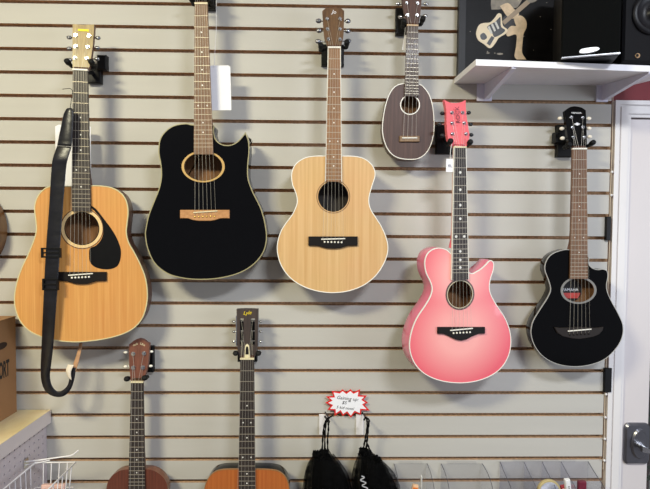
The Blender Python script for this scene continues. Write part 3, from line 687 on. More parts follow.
# ---- slot-head guitar, bottom centre
Ig = Gt('acoustic_guitar', 'orange brown acoustic guitar with a dark slotted headstock, hung lowest in the middle', 'guitar', GG, (246, 620), -.115, (247, 359), pitch=-1)
ptsI = [(238.8, 469), (222, 469.6), (213, 473), (207, 480.5), (204.4, 489), (204.3, 497), (206.5, 508), (208, 520), (205, 532), (198, 546), (190.5, 562), (188.5, 580), (192, 598), (203, 611), (222, 619), (246, 621), (270, 619), (289, 611), (300, 598), (303.5, 580), (301.5, 562), (294, 546), (287, 532), (284.5, 520), (286.5, 508), (289, 497), (289.3, 488), (287, 479.5), (282.3, 473.5), (274, 470), (254.8, 469)]
cI = Ig.q(247, 522); rI = .016 * 3.1
body(Ig, ptsI, .062, [ell(cI[0], cI[1], rI, rI)], wood('orange cedar', (190, 110, 52), (168, 88, 38), .35, .3, 70, 1.2), M['black_gloss'], M['mahogany'], mat('tan binding', (150, 108, 66), .4), .0018, taper=.05)
rosette(Ig, *cI, [(rI * 1.08, rI * 1.3, 1, M['cream'])])
bridge(Ig, [(222, 558), (271, 558), (271, 567), (222, 567)], M['bone'], M['ebony'], ((234, 561), (259, 560)), ((237, 565), (256, 565)), M['bone'])
neck(Ig, (240.2, 254, 359.4), (238.4, 255.4, 505), M['dark_fretboard'], M['mahogany'], M['cream'], None, (5, 9, 15, 17), (7, 12), nfret=19)
head(Ig, [(240.4, 358.8, 1), (237.8, 350), (237, 340), (236.5, 309.2, 1), (247, 308.8), (258.2, 309.2, 1), (257.8, 340), (256.8, 350), (253.8, 358.8, 1)], wood('dark headstock', (70, 56, 50), (48, 38, 34), .4, .2, 60, 4), 8, smooth_n=4, th=.016,
     slots=[[(239.8, 318.5), (239.8, 345.5), (243.6, 345.5), (243.6, 318.5)], [(250.7, 318.5), (250.7, 345.5), (254.8, 345.5), (254.8, 318.5)]])
# slot-head tuners: rollers across the slots, knobs at the sides
Ig.posts = []
for s, xs in ((0, (236.2, 239.8, 243.6, 235)), (1, (258.3, 254.8, 250.7, 259.6))):
    pl_ = [Ig.hp(xs[0], y, .001) for y in (316, 346)]
    e = G(); sx = -1 if s == 0 else 1
    e.hexa([(pl_[1].x - .0012, pl_[1].y, pl_[1].z), (pl_[1].x + .0012, pl_[1].y, pl_[1].z), (pl_[1].x + .0012, pl_[1].y + .012, pl_[1].z), (pl_[1].x - .0012, pl_[1].y + .012, pl_[1].z),
            (pl_[0].x - .0012, pl_[0].y, pl_[0].z), (pl_[0].x + .0012, pl_[0].y, pl_[0].z), (pl_[0].x + .0012, pl_[0].y + .012, pl_[0].z), (pl_[0].x - .0012, pl_[0].y + .012, pl_[0].z)])
    part(e.build('tuner_plate', M['chrome'], Ig.root), 'silver side plate')
    for y in (321, 331, 341):
        a = Ig.hp(xs[1] - (1 if s == 0 else -1), y, .006); b = Ig.hp(xs[2] + (1 if s == 0 else -1), y, .006); k = Ig.hp(xs[3] - (1.2 if s == 0 else -1.2), y + .6, .006)
        t = G().tube([a, b], .0017, 8).tube([a, k], .0016, 8).build('tuning_peg', M['chrome'], Ig.root)
        G().ball(k, (.0055, .0045, .0042), 7).build('tuner_button', M['chrome'], t); Ig.posts.append((a + b) / 2)
Ig.posts = [Ig.posts[2], Ig.posts[1], Ig.posts[0], Ig.posts[3], Ig.posts[4], Ig.posts[5]]
strings(Ig, 6)
def htri(gt, pts, off, th):
    q = [gt.hp(x, y, off) for x, y in pts]; n = len(q)
    return q, n
tc_pts = [(244.4, 357.6), (244.8, 349), (245.4, 345.3), (247.1, 343.8), (248.8, 345.3), (249.4, 349), (249.9, 357.6)]
q1 = [Ig.hp(x, y, -.0035) for x, y in tc_pts]
g = G(); n = len(q1); g.add(q1, [tuple(range(n)), ]); g.add([*q1, *[v + Vector((0, .003, 0)) for v in q1]], [(i, (i + 1) % n, n + (i + 1) % n, n + i) for i in range(n)])
tcv = part(g.build('truss_cover', M['cream'], Ig.root), 'cream edged bell shaped cover')
c0 = sum(q1, Vector()) / n; q2 = [c0 + (v - c0) * .6 + Vector((0, -.0008, 0)) for v in q1]
G().add(q2, [tuple(range(n))]).build('cover_center', M['ebony'], tcv)
lt = Ig.hp(247.2, 313, -.0018); text('lettering', 'Lyle', .0165, mat('yellow script', (234, 206, 30), .4), Ig.root, face_mtx(lt.x, lt.y, lt.z, -.1, -math.radians(8)), shear=.35)
hanger(Ig, (237.5, 321, 257, 362), ((235.6, 353.4), (258.4, 353.4)), 'black hanger holding the slotted headstock guitar')

# ---- round-bodied instrument at the left edge
cJ = at(-50, 229, -.06)
J = empty('round_instrument', (cJ.x, cJ.y, cJ.z - .145), 'brown round wooden instrument body cut off by the left edge', 'instrument', GG)
rJ = (at(-2.3, 229, -.06) - cJ).length
mJ = wood('aged brown wood', (140, 96, 52), (104, 66, 34), .4, .3, 40, 2)
G().prism(ell(0, .145, rJ, rJ, 72), 0, .05, 0, True, bev=.004).build('body', mJ, J)
G().ring(ell(0, .145, rJ * .965, rJ * .965, 72), ell(0, .145, rJ * .93, rJ * .93, 72), -.0015, .001).build('rim_ring', wood('dark rim wood', (88, 56, 32), (66, 40, 22)), J)
G().box((-.02, -.008, .145), (.02, .03, .72)).build('neck', M['mahogany'], J)
G().prism([(-.02, .72), (.02, .72), (.03, .86), (-.03, .86)], -.004, .014).build('headstock', M['mahogany'], J)
class _J: pass
_J = Gt.__new__(Gt); _J.O = Vector((cJ.x, cJ.y, cJ.z - .145)); _J.R = Matrix.Identity(3); _J.setray(); _J.zn = .72; _J.k = 0; _J.xc = lambda z: 0
pj = _J.p
j0 = (cJ.x - .03, cJ.z - .145 + .73)
def pxof(P):
    v = CR.transposed() @ (Vector(P) - CAM); return (325 + F * v.x / v.y, 244.5 - F * v.z / v.y)
kx = [pxof((cJ.x + s * .03, cJ.y - .004, cJ.z - .145 + .735)) for s in (-1, 1)]
pa = pxof((cJ.x - .02, -.02, cJ.z - .145 + .78)); pb = pxof((cJ.x + .02, -.02, cJ.z - .145 + .69))
hanger(_J, (*pa, *pb), kx, 'black hanger holding the round brown instrument at the left edge')

# ------------------------------------------------------------------ guitar strap
def ribbon(rows, m, name, parent, th=.003, O=Vector((0, 0, 0)), sub=5):
    """rows: ((xl,yl),(xr,yr),Y) pixel edges at a depth"""
    a = sp3([at(*r[0], r[2]) - O for r in rows], sub); b = sp3([at(*r[1], r[2]) - O for r in rows], sub); n = len(a); vs = []
    for i in range(n):
        t = (a[min(i + 1, n - 1)] + b[min(i + 1, n - 1)] - a[max(i - 1, 0)] - b[max(i - 1, 0)]); nn = t.cross(b[i] - a[i])
        nn = nn.normalized() * th / 2 if nn.length > 1e-9 else Vector((0, th / 2, 0))
        e = (b[i] - a[i]) * .07
        vs += [a[i] + nn * .2, a[i] + e + nn, b[i] - e + nn, b[i] + nn * .2, b[i] - nn * .2, b[i] - e - nn, a[i] + e - nn, a[i] - nn * .2]
    fs = []
    for i in range(n - 1):
        for k in range(8): fs.append((i * 8 + k, i * 8 + (k + 1) % 8, (i + 1) * 8 + (k + 1) % 8, (i + 1) * 8 + k))
    fs += [tuple(reversed(range(8))), tuple(range((n - 1) * 8, n * 8))]
    return G().add(vs, fs, 0, True).build(name, m, parent)
st0 = at(60, 396, -.12)
st = empty('guitar_strap', st0, 'long black leather strap hanging down over the honey natural guitar', 'strap')
mst = mat('black strap leather', (19, 19, 24), .34, var=.5, scale=22, bump=.9, stretch=(1, 1, 1.6))
Ys = -.158
ribbon([((67, 108.5), (71.2, 108), Ys), ((63.8, 114), (73.6, 112), Ys), ((60.3, 130), (73, 130), Ys - .002), ((57.2, 145.5), (71.6, 146.5), Ys - .003)], mst, 'strap_end', st, .005, st0)
ribbon([((57.2, 146), (71.6, 147), Ys + .001), ((53, 158), (67.8, 159), Ys - .006), ((51.4, 170), (66, 170), Ys - .003), ((48.8, 212), (62.6, 212), Ys), ((46.6, 240), (60.6, 240), Ys), ((44.6, 275), (58.4, 275), Ys), ((42.8, 315), (55.6, 315), Ys), ((41.6, 345), (53.4, 345), Ys + .006),
        ((40.6, 368), (51, 366), -.14), ((41.6, 382), (50, 376.5), -.132), ((46, 391.8), (52, 385.6), -.128), ((54.6, 396.6), (57, 391.2), -.125), ((64, 396), (62.2, 390.4), -.122), ((71, 389), (67.6, 385), -.118), ((74.6, 378), (70, 375), -.115), ((76, 368), (71, 367), -.112)], mst, 'webbing', st, .0035, st0)
lea = mat('tan suede', (176, 134, 98), .8, var=.15, scale=60)
part(ribbon([((76, 371), (71, 370), -.113), ((79.2, 360), (75, 359), -.1), ((81.4, 350), (77.8, 350), -.085), ((82.6, 343), (79.4, 343), -.075)], lea, 'strap_tab', st, .003, st0), 'tan suede tab')
part(ribbon([((71.5, 380), (67.5, 376), -.121), ((71, 372), (66, 370), -.123), ((74, 365), (68, 364.5), -.12)], mat('pale suede', (226, 214, 194), .85), 'suede_flap', st, .004, st0), 'pale suede flap')
for (x0, y0, x1, y1) in ((42.2, 248.6, 60.2, 257), (43.4, 279.4, 57.8, 289.4)):
    a = at(x0, y0, Ys - .003) - st0; b = at(x1, y1, Ys - .003) - st0; r = .0025
    bk = G()
    for zz in (a.z, (a.z + b.z) / 2, b.z): bk.box((a.x, a.y - .003, zz - r), (b.x, a.y + .001, zz + r))
    for xx in (a.x, b.x): bk.box((xx - r, a.y - .0035, b.z - r), (xx + r, a.y + .004, a.z + r))
    part(bk.build('slide_buckle', M['black_plastic'], st), 'black slide buckle')
G().tube(sp3([at(70, 110, Ys - .002) - st0, at(71, 102, Ys + .01) - st0, at(72.5, 92, -.15) - st0, at(70, 88.6, -.152) - st0, at(62.5, 89.2, -.155) - st0], 5), .0009, 6).build('tie_cord', M['black_rubber'], st)

# ------------------------------------------------------------------ price tags
def card(name, label, x0, y0, x1, y1, Y, string=None, hole=False, th=.0012, tilt=0, m=None):
    a, b = at(x0, y0, Y), at(x1, y1, Y); c = Vector(((a.x + b.x) / 2, Y, b.z)); w_ = abs(b.x - a.x) / 2; h_ = a.z - b.z
    o = empty(name, c, label, 'tag', 'paper price tags', Matrix.Rotation(math.radians(tilt), 3, 'Y'))
    G().prism([(-w_, 0), (w_, 0), (w_, h_ * .97), (w_ * .8, h_), (-w_ * .8, h_), (-w_, h_ * .97)], -th / 2, th / 2).build('paper_card', m or M['paper'], o)
    if string:
        Ri = Matrix.Rotation(math.radians(-tilt), 3, 'Y')
        G().tube([Ri @ (at(*p) - c) for p in string], .0009, 6).build('string', mat('white thread', (232, 230, 228), .7), o)
    return o
card('price_tag', 'large white paper tag on a long string beside the black cutaway guitar neck', 210.3, 65.4, 231.4, 110.4, -.09, [(214, 68, -.091), (216.2, 30, -.092), (216.3, 0, -.092), (214, -7, -.09)], tilt=-1.5)
card('price_tag', 'white paper tag behind the neck of the honey natural guitar', 55.2, 124.6, 91.2, 186, -.045, [(73, 128, -.045), (74, 100, -.05), (73, 82, -.06)])
card('price_tag', 'small white paper tag on the pineapple ukulele neck', 402.2, 35, 406.6, 50.5, -.07, [(404.5, 36, -.07), (405.5, 27, -.075)], tilt=8)
t = card('price_tag', 'small white paper tag hanging on the pink guitar headstock', 446.2, 158.8, 454, 172, -.15, [(450, 160, -.15), (450.6, 150, -.152), (451.6, 143.6, -.15)])
text('lettering', '8L', .013, mat('pen ink', (70, 60, 90), .6), t, face_mtx(0, -.0007, .018))

# ------------------------------------------------------------------ white shelf with picture and speakers
SD = -.24
bl = at(454.2, 80.2, 0); fl_ = at(476, 59.5, SD); br = Vector((at(629, 84, 0).x, 0, 0))
zt = at(560, 61.2, SD).z; th = .0175; zb_ = zt - th
xl_, xr_ = bl.x, br.x
sh = empty('wall_shelf', ((xl_ + xr_) / 2, 0, zb_), 'white shelf at top right carrying the framed picture and speakers', 'shelf')
ox = (xl_ + xr_) / 2; xf = fl_.x
# the front edge sags a touch to the right, as in the photo
zfl = at(480, 59.3, SD).z - zb_; zfr = at(645, 65.4, SD).z - zb_ ; zbk = at(500, 82.2, 0).z - zb_
def zf(x): return zfl + (zfr - zfl) * (x - xf) / (at(645, 65, SD).x - xf)
def quadtop(x, y):
    f = y / SD; return zbk + th * .6 + (zf(x) - zbk - th * .6) * f
vb = [(xl_, 0, 0), (xr_, 0, 0), (xr_ , SD, 0), (xf, SD, 0)]
topv = [(x - ox, y, quadtop(x, y)) for x, y, z in vb]; botv = [(x, y, z - th) for x, y, z in topv]
g = G(); g.hexa([*botv, *topv]); g.build('board', M['shelf_white'], sh)
for (xa, ya, xb, yb, nm) in ((477, 82, 491.5, 101.2, 0), (596.5, 83, 607.5, 102, 1)):
    a, b = at(xa, ya, -.003), at(xb, yb, -.003)
    br_ = G().box((a.x - ox, -.006, b.z - zb_), (b.x - ox, -.0003, quadtop((a.x + b.x) / 2, 0) - th)).build('bracket', M['lilac_paint'], sh)
    xm = (a.x + b.x) / 2 - ox + .002; t_ = .0035
    z0 = b.z - zb_ + .004; zT = quadtop(xm + ox, 0) - th - .0005; zF = quadtop(xm + ox, SD + .01) - th - .0005
    if nm == 0: xm2 = at(516, 66, -.23).x - ox
    else: xm2 = at(647, 69, -.23).x - ox
    xm2 = xm
    g = G(); poly = [(-.006, zT), (-.006, z0), (-.018, z0), (SD + .003, zF - .004), (SD + .003, zF)]
    n = len(poly); vs = [(xm - t_, y, z) for y, z in poly] + [(xm + t_, y, z) for y, z in poly]
    g.add(vs, [tuple(range(n)), tuple(reversed(range(n, 2 * n)))] + [(i, n + i, n + (i + 1) % n, (i + 1) % n) for i in range(n)])
    # folded lip along the sloping edge
    g.hexa([(xm - .004, -.018, z0 - .0005), (xm + .010, -.018, z0 - .0005), (xm + .010, -.014, z0 + .002), (xm - .004, -.014, z0 + .002),
            (xm - .004, SD + .003, zF - .0045), (xm + .010, SD + .003, zF - .0045), (xm + .010, SD + .005, zF - .002), (xm - .004, SD + .005, zF - .002)])
    g.build('brace', M['lilac_paint'], br_)

def shelf_z(x, y): return zb_ + quadtop(x, y)
# framed picture
YP = -.03
fx0, fx1 = at(458.6, 30, YP).x, at(562.5, 30, YP).x; zp = shelf_z((fx0 + fx1) / 2, YP) + .001; hp_ = at(500, -78, YP).z - zp
fr = empty('framed_picture', ((fx0 + fx1) / 2, YP, zp), 'black framed picture of a guitar player standing on the white shelf', 'picture')
fo = Vector(((fx0 + fx1) / 2, YP, zp)); hw = (fx1 - fx0) / 2; bw = .022
g = G()
g.ring([(-hw, 0), (hw, 0), (hw, hp_), (-hw, hp_)], [(-hw + bw, bw), (hw - bw, bw), (hw - bw, hp_ - bw), (-hw + bw, hp_ - bw)], -.004, .018)
g.build('frame', mat('charcoal frame', (30, 30, 32), .45, spec=.25), fr)
pic = G().box((-hw + bw - .002, .002, bw - .002), (hw - bw + .002, .006, hp_ - bw + .002)).build('print', mat('black printed ground', (9, 8, 9), .45, var=.6, scale=25, spec=.15), fr)
def art(name, pts, col, lay=1, n=3, smooth=True, lbl=None):
    q = []
    for p in pts:
        v = at(p[0], p[1], YP + .0015) - fo; q.append((v.x, v.z) + tuple(p[2:]))
    if smooth: q = spline(q, n)
    o = G().prism(q, .002 - .0003 * lay, .0021).build(name, col, pic)
    if lbl: part(o, lbl)
    return o
sk_ = mat('printed skin tone', (206, 182, 150), .5, var=.15, scale=60); gy = mat('printed grey', (128, 120, 108), .5, var=.3, scale=50); crm = mat('printed cream', (222, 206, 178), .5, var=.08, scale=30)
wh_ = mat('printed white', (232, 228, 220), .5); bk_ = mat('printed black', (20, 19, 20), .4)
art('printed_shirt', [(491, 0), (494, -22, 1), (534, -22, 1), (522, 0), (516, 8), (508, 6), (502, 9), (491.5, 9.5, 1)], gy, 1, lbl='grey shirt of the pictured player')
art('printed_skirt', [(503, 18), (512, 12), (520, 14), (522, 22), (514, 30), (504, 31)], mat('printed charcoal', (34, 32, 32), .5), 1)
art('printed_leg', [(514, 19, 1), (519, 15.5), (523.5, 17), (526.5, 22), (526.3, 28), (523.5, 34), (522.5, 44), (522, 52), (524.5, 57), (526.5, 59.5, 1), (517, 59.5, 1), (514.5, 56), (516, 47), (516.8, 36), (514, 34.5), (509, 36.3), (506.4, 35), (507.2, 30), (511, 26), (516, 26), (515, 23)], sk_, 2, lbl='bent knee and booted leg of the pictured player')
art('printed_arm', [(500, 6, 1), (508, 3), (514, 9), (519, 14), (514.5, 18.5), (508, 17), (504, 12)], sk_, 3)
art('printed_guitar', [(476.3, 31.5), (479, 25), (484, 23), (490, 22.4), (494.5, 18), (498, 13.5), (501.3, 14.4), (501.8, 19), (503, 26), (507.4, 29.6), (506, 33.5), (499, 37.8), (495.5, 43), (491.5, 47.8), (488, 47.6), (484, 44.2), (478.6, 40.6), (476.4, 36)], crm, 4, lbl='cream electric guitar in the picture')
art('printed_pickguard', [(487, 27), (495, 22), (500, 17), (500.5, 21), (501, 27), (505, 30), (503, 33), (498, 36), (494, 37), (492, 33)], bk_, 5)
for k in range(3):
    c = (489.5 + k * 3.4, 30.5 - k * 2.3)
    art('printed_pickup', [(c[0] - 2, c[1] - 3.4), (c[0] - .2, c[1] - 4.4), (c[0] + 3, c[1] + 2.6), (c[0] + 1.2, c[1] + 3.6)], mat('printed silver', (196, 194, 190), .5), 6, smooth=False)
art('printed_plate', [(486.5, 43.5), (491.5, 36), (494.5, 37.8), (489.8, 45.8)], bk_, 5, smooth=False)
art('printed_badge', [(480.2, 35), (484, 33), (487, 37.5), (484, 40), (481, 39)], bk_, 5)
art('printed_neck', [(502, 21.6), (530, -3), (533.5, .2), (504.5, 25)], mat('printed brown', (150, 132, 110), .5), 6, smooth=False)
art('printed_headstock', [(527, -1), (533, -8), (541, -6), (536, 1), (530, 3)], gy, 7)
art('printed_spot', ell(556, 7.2, 2.2, 2.3, 14), wh_, 1, smooth=False)
art('printed_spot', ell(500, 53.8, 3.2, 1, 14), gy, 1, smooth=False)
art('printed_spot', ell(488, 53, 1.6, .7, 12), gy, 1, smooth=False)
rp = random.Random(5)
for k in range(14): art('printed_spot', ell(rp.uniform(470, 556), rp.uniform(-20, 56), rp.uniform(.3, .8), rp.uniform(.3, .7), 8), gy, 1, smooth=False)

# speaker with grille, turned a little so its right corner overhangs the shelf
SG = 'black speakers on the white shelf'
zs_ = shelf_z(at(590, 60, -.24).x, -.2) + .002
pr_ = atz(620.2, 53.6, zs_); pl_ = at(561.3, 60, pr_.y + .045); pl_.z = zs_
dv = pr_ - pl_; wsp = math.hypot(dv.x, dv.y); yaw = math.atan2(dv.y, dv.x)
sp = empty('loudspeaker', (pl_ + pr_) / 2, 'black bookshelf speaker with a silver oval badge on the white shelf', 'speaker', SG, Matrix.Rotation(yaw, 3, 'Z'))
hs_ = .27; h2 = wsp / 2
G().prism([(-h2, 0), (h2, 0), (h2, hs_), (-h2, hs_)], .012, .165, bev=.004).build('cabinet', mat('black vinyl', (11, 11, 12), .45, bump=.2, scale=200, spec=.2), sp)
G().prism([(-h2, .004), (h2, .004), (h2, hs_), (-h2, hs_)], -.001, .0125, bev=.003).build('grille', mat('black grille cloth', (8, 9, 9), .95, var=.2, scale=500, spec=.1), sp)
part(G().box((-h2, -.0025, 0), (h2, .008, .003)).build('edge_trim', mat('silver trim', (160, 160, 162), .3, metal=.7), sp), 'thin silver edge trim')
bp_ = (Matrix.Rotation(-yaw, 3, 'Z') @ (at(589, 50.4, (pl_.y + pr_.y) / 2) - (pl_ + pr_) / 2))
part(G().prism(spline([(bp_.x - .0245, bp_.z - .0035), (bp_.x - .018, bp_.z - .0075), (bp_.x + .008, bp_.z - .007), (bp_.x + .0245, bp_.z - .001), (bp_.x + .0245, bp_.z + .0045), (bp_.x + .014, bp_.z + .0075), (bp_.x - .012, bp_.z + .0065), (bp_.x - .023, bp_.z + .003)], 4), -.004, 0, bev=.001).build('badge', mat('silver badge', (226, 228, 230), .3, metal=.3), sp), 'silver oval badge')
# second speaker, open baffle
Y2 = -.215
x20 = at(623.2, 40, Y2).x; x21 = xr_ - .004 if xr_ - .004 > x20 + .1 else x20 + .15; z2 = shelf_z(at(640, 60, Y2).x, -.12) + .003
s2 = empty('loudspeaker', ((x20 + x21) / 2, Y2, z2), 'black speaker with bare round cone at the right end of the shelf', 'speaker', SG)
o2 = Vector(((x20 + x21) / 2, Y2, z2)); w2 = (x21 - x20) / 2
G().prism([(-w2, 0), (w2, 0), (w2, .3), (-w2, .3)], 0, .19, bev=.006).build('cabinet', mat('black satin vinyl', (11, 10, 13), .35, spec=.25), s2)
wc = at(664, 14, Y2) - o2; wc.x = min(wc.x, w2 - .02)
rr = .062; wc.x = w2 - rr - .008 if w2 > rr else 0
g = G()
prof = [(rr, -.001), (rr, -.006), (rr * .88, -.006), (rr * .82, -.010), (rr * .74, -.004), (rr * .3, -.0012), (rr * .26, -.008), (.001, -.013)]
K = 36; vs = []; fs = []
for r_, y in prof:
    for k in range(K): vs.append((wc.x + r_ * math.cos(2 * PI * k / K), y, wc.z + r_ * math.sin(2 * PI * k / K)))
for i in range(len(prof) - 1):
    for k in range(K): fs.append((i * K + k, i * K + (k + 1) % K, (i + 1) * K + (k + 1) % K, (i + 1) * K + k))
g.add(vs, fs, 0, True).build('woofer', mat('woofer cone', (16, 15, 19), .4, spec=.3), s2)
sc_ = at(637.3, 55.8, Y2) - o2
scr = G().prism(ell(sc_.x, sc_.z, .0072, .0075, 20), -.003, .0005, bev=.001).build('corner_screw', mat('gold screw', (206, 170, 130), .35, metal=.7), s2)
G().prism(ell(sc_.x - .002, sc_.z, .0042, .0045, 16), -.0036, -.002).build('screw_recess', M['black_plastic'], scr)

# ------------------------------------------------------------------ gondola shelf unit, lower left
cb_ = at(51, 409.5, -.001); zg = cb_.z; Xg = cb_.x
thg = zg - at(51, 422.3, 0).z; Xp = at(47, 440, 0).x; Yf_ = -1.0; Wg = .75
gu = empty('display_unit', (Xg - Wg / 2, -.5, 0), 'white display unit with pegboard side and pale wood-look top, lower left', 'display unit')
go = Vector((Xg - Wg / 2, -.5, 0)); L_ = lambda x, y, z: (x - go.x, y - go.y, z - go.z)
part(G().box(L_(Xg - Wg, Yf_, zg - thg), L_(Xg, -.002, zg - .0008), 0).box(L_(Xg - Wg, Yf_, zg - .0008), L_(Xg, -.002, zg), 1).build('top_board', [mat('white edge laminate', (214, 204, 200), .5, var=.02), wood('pale maple laminate', (236, 222, 186), (218, 198, 152), .45, .1, 6, 6)], gu), 'pale wood-look top')
# pegboard with real holes along the side that shows
g = G(); cell = .0254; hr = .0036; y_ = -.01; z_ = zg - thg
ys = [-.012 - cell * i for i in range(16)]; zr = [zg - thg - cell * j for j in range(14)]
def P(y, z, x=Xp): return L_(x, y, z)
for i in range(len(ys) - 1):
    for j in range(len(zr) - 1):
        ya, yb, za, zb2 = ys[i], ys[i + 1], zr[j], zr[j + 1]; cy_, cz_ = (ya + yb) / 2, (za + zb2) / 2
        K = 12; vs = []
        for k in range(K):
            a = 2 * PI * k / K + PI / 4; c_, s_ = math.cos(a), math.sin(a); q = max(abs(c_), abs(s_))
            vs.append(P(cy_ + c_ / q * cell / 2, cz_ + s_ / q * cell / 2))
        for k in range(K):
            a = 2 * PI * k / K + PI / 4; vs.append(P(cy_ + hr * math.cos(a), cz_ + hr * math.sin(a)))
        for k in range(K):
            a = 2 * PI * k / K + PI / 4; vs.append(P(cy_ + hr * math.cos(a), cz_ + hr * math.sin(a), Xp - .005))
        g.add(vs, [(k, (k + 1) % K, K + (k + 1) % K, K + k) for k in range(K)] + [(K + k, K + (k + 1) % K, 2 * K + (k + 1) % K, 2 * K + k) for k in range(K)])
g.box(P(-.002, zg - thg), P(ys[0], .02, Xp - .005)); g.box(P(ys[0], zr[-1]), P(ys[-1], .02, Xp - .005)); g.box(P(ys[-1], zg - thg), P(Yf_ + .02, .02, Xp - .005))
part(g.build('pegboard_panel', mat('white pegboard', (196, 186, 188), .55, var=.03), gu), 'perforated white side panel')
G().box(L_(Xg - Wg + .02, Yf_ + .04, .0), L_(Xp - .02, -.01, zg - thg)).build('cabinet_body', mat('dark unit inside', (60, 54, 54), .8), gu)

# cardboard carton on top
pb_ = atz(16.8, 411.5, zg); Xb, Yb = pb_.x, pb_.y
zbt = at(16.8, 316, Yb).z
Lb, Wb = .42, .36; hb = zbt - zg
cx_ = empty('cardboard_box', (Xb - Wb / 2, Yb - Lb / 2, zg), 'brown cardboard carton on the display unit at the left edge', 'box')
bo = Vector((Xb - Wb / 2, Yb - Lb / 2, zg)); mcb = mat('brown cardboard', (150, 110, 72), .8, var=.06, scale=12)
cart = G().box((-Wb / 2, -Lb / 2, 0), (Wb / 2, Lb / 2, hb * .994)).build('carton', mcb, cx_)
G().box((-Wb / 2 - .001, -Lb / 2 - .001, hb * .994), (-.001, Lb / 2 + .001, hb)).box((.001, -Lb / 2 - .001, hb * .994), (Wb / 2 + .001, Lb / 2 + .001, hb)).build('flap', mat('cardboard flap', (158, 118, 78), .8), cx_)
def bface(px, py): v = atx(px, py, Xb) - bo; return v
hc = bface(1.5, 346)
hl_ = [(hc.y + .028 * math.cos(2 * PI * k / 24), hc.z + .011 * math.sin(2 * PI * k / 24)) for k in range(24)]
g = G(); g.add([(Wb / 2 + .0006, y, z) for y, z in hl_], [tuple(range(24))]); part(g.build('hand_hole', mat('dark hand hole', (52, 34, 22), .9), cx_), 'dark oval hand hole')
ga, gb = bface(8.5, 362), bface(8.5, 374.5)
sz = (ga.z - gb.z) * 1.38
tm = Matrix.Translation((Wb / 2 + .0004, ga.y + .003, (ga.z + gb.z) / 2)) @ Matrix.Rotation(PI / 2, 4, 'Z') @ Matrix.Rotation(PI / 2, 4, 'X')
text('lettering', 'PORT', sz, mat('black box print', (26, 22, 22), .7), cx_, tm @ Matrix.Diagonal((.46, 1.3, 1, 1)), align='RIGHT', bold=.0016)

# peg hook on the pegboard
ph = atx(25, 461.6, Xp); Yh = ph.y
hk = empty('peg_hook', ph, 'single white wire hook sticking out of the pegboard above the basket', 'hook')
mw = mat('white coated wire', (236, 234, 236), .35)
pts = [at(24, 461.8, Yh), at(40, 460, Yh), at(70, 455.8, Yh), at(74, 454, Yh), at(78.3, 450.4, Yh)]
G().tube([p - ph for p in pts], .0022, 8).build('prong', mw, hk)
G().tube([at(25, 464.5, Yh) - ph + Vector((0, -.004, 0)), at(38, 462.5, Yh) - ph + Vector((0, -.004, 0)), at(50, 460, Yh) - ph + Vector((0, -.001, 0))], .0016, 8).build('brace_wire', mw, hk)
G().box((-.001, -.012, -.018), (.004, .012, .01)).build('back_clip', M['chrome'], hk)

# white wire basket
Yk = -.125
k0 = at(35.3, 461.9, Yk); k1 = at(75.5, 463.2, Yk); zk_ = (k0.z + k1.z) / 2 ; k0.x = max(k0.x, Xp + .003)
bdep, bh = .26, .15; xw = k1.x - k0.x
bs = empty('wire_basket', ((k0.x + k1.x) / 2, Yk - bdep / 2, zk_ - bh), 'white wire basket against the pegboard at the bottom left', 'basket')
def bq(u, v, h): # u across, v forward, h height fraction; the walls taper inwards
    s = .5 + (.5 - .1 * (1 - h)) * (2 * u - 1) * 1.0
    s2 = (2 * v - 1) * (1 - .12 * (1 - h))
    return Vector(((2 * u - 1) * xw / 2 * (1 - .14 * (1 - h)), -s2 * bdep / 2, h * bh))
def loop(h, r, nm): G().tube([bq(0, 0, h), bq(1, 0, h), bq(1, 1, h), bq(0, 1, h), bq(0, 0, h)], r, 8).build(nm, mw, bs)
loop(1, .0026, 'rim'); loop(.0, .002, 'bottom_rim'); loop(.5, .0015, 'band_wire')
for k in range(1, 5):
    u = k / 5; G().tube([bq(u, 0, 1), bq(u, 0, 0), bq(u, 1, 0), bq(u, 1, 1)], .0015, 6).build('wire', mw, bs)
for k in range(1, 10):
    v = k / 10; G().tube([bq(0, v, 1), bq(0, v, 0), bq(1, v, 0), bq(1, v, 1)], .0015, 6).build('wire', mw, bs)
b0 = Vector(bs.location)
# packets inside the basket
rb = random.Random(11)
for i, (u, v, h, c, lb) in enumerate(((.28, .30, .34, (224, 214, 212), 'pale paper packet leaning in the white basket, back left'), (.72, .26, .42, (206, 170, 160), 'pinkish paper packet leaning in the white basket, back right'), (.75, .62, .30, (40, 40, 44), 'black packet leaning in the white basket, front right'))):
    p = bq(u, v, 0) + b0 + Vector((0, 0, .004))
    o = empty('packet', p, lb, 'packet', 'packets in the wire basket', Matrix.Rotation(rb.uniform(-.3, .3), 3, 'Z') @ Matrix.Rotation(-.2, 3, 'X'))
    hh = bh * (h + .3)
    G().prism([(-.034, 0), (.034, 0), (.034, hh), (-.034, hh)], -.008, .008, bev=.003).build('wrapper', mat('packet paper', c, .6, var=.12, scale=30), o)
    part(G().box((-.03, -.0088, hh * .62), (.03, -.0075, hh * .9)).build('header_label', mat('packet label', (240, 236, 232) if c[0] < 200 else (120, 96, 92), .6), o), 'printed label band')

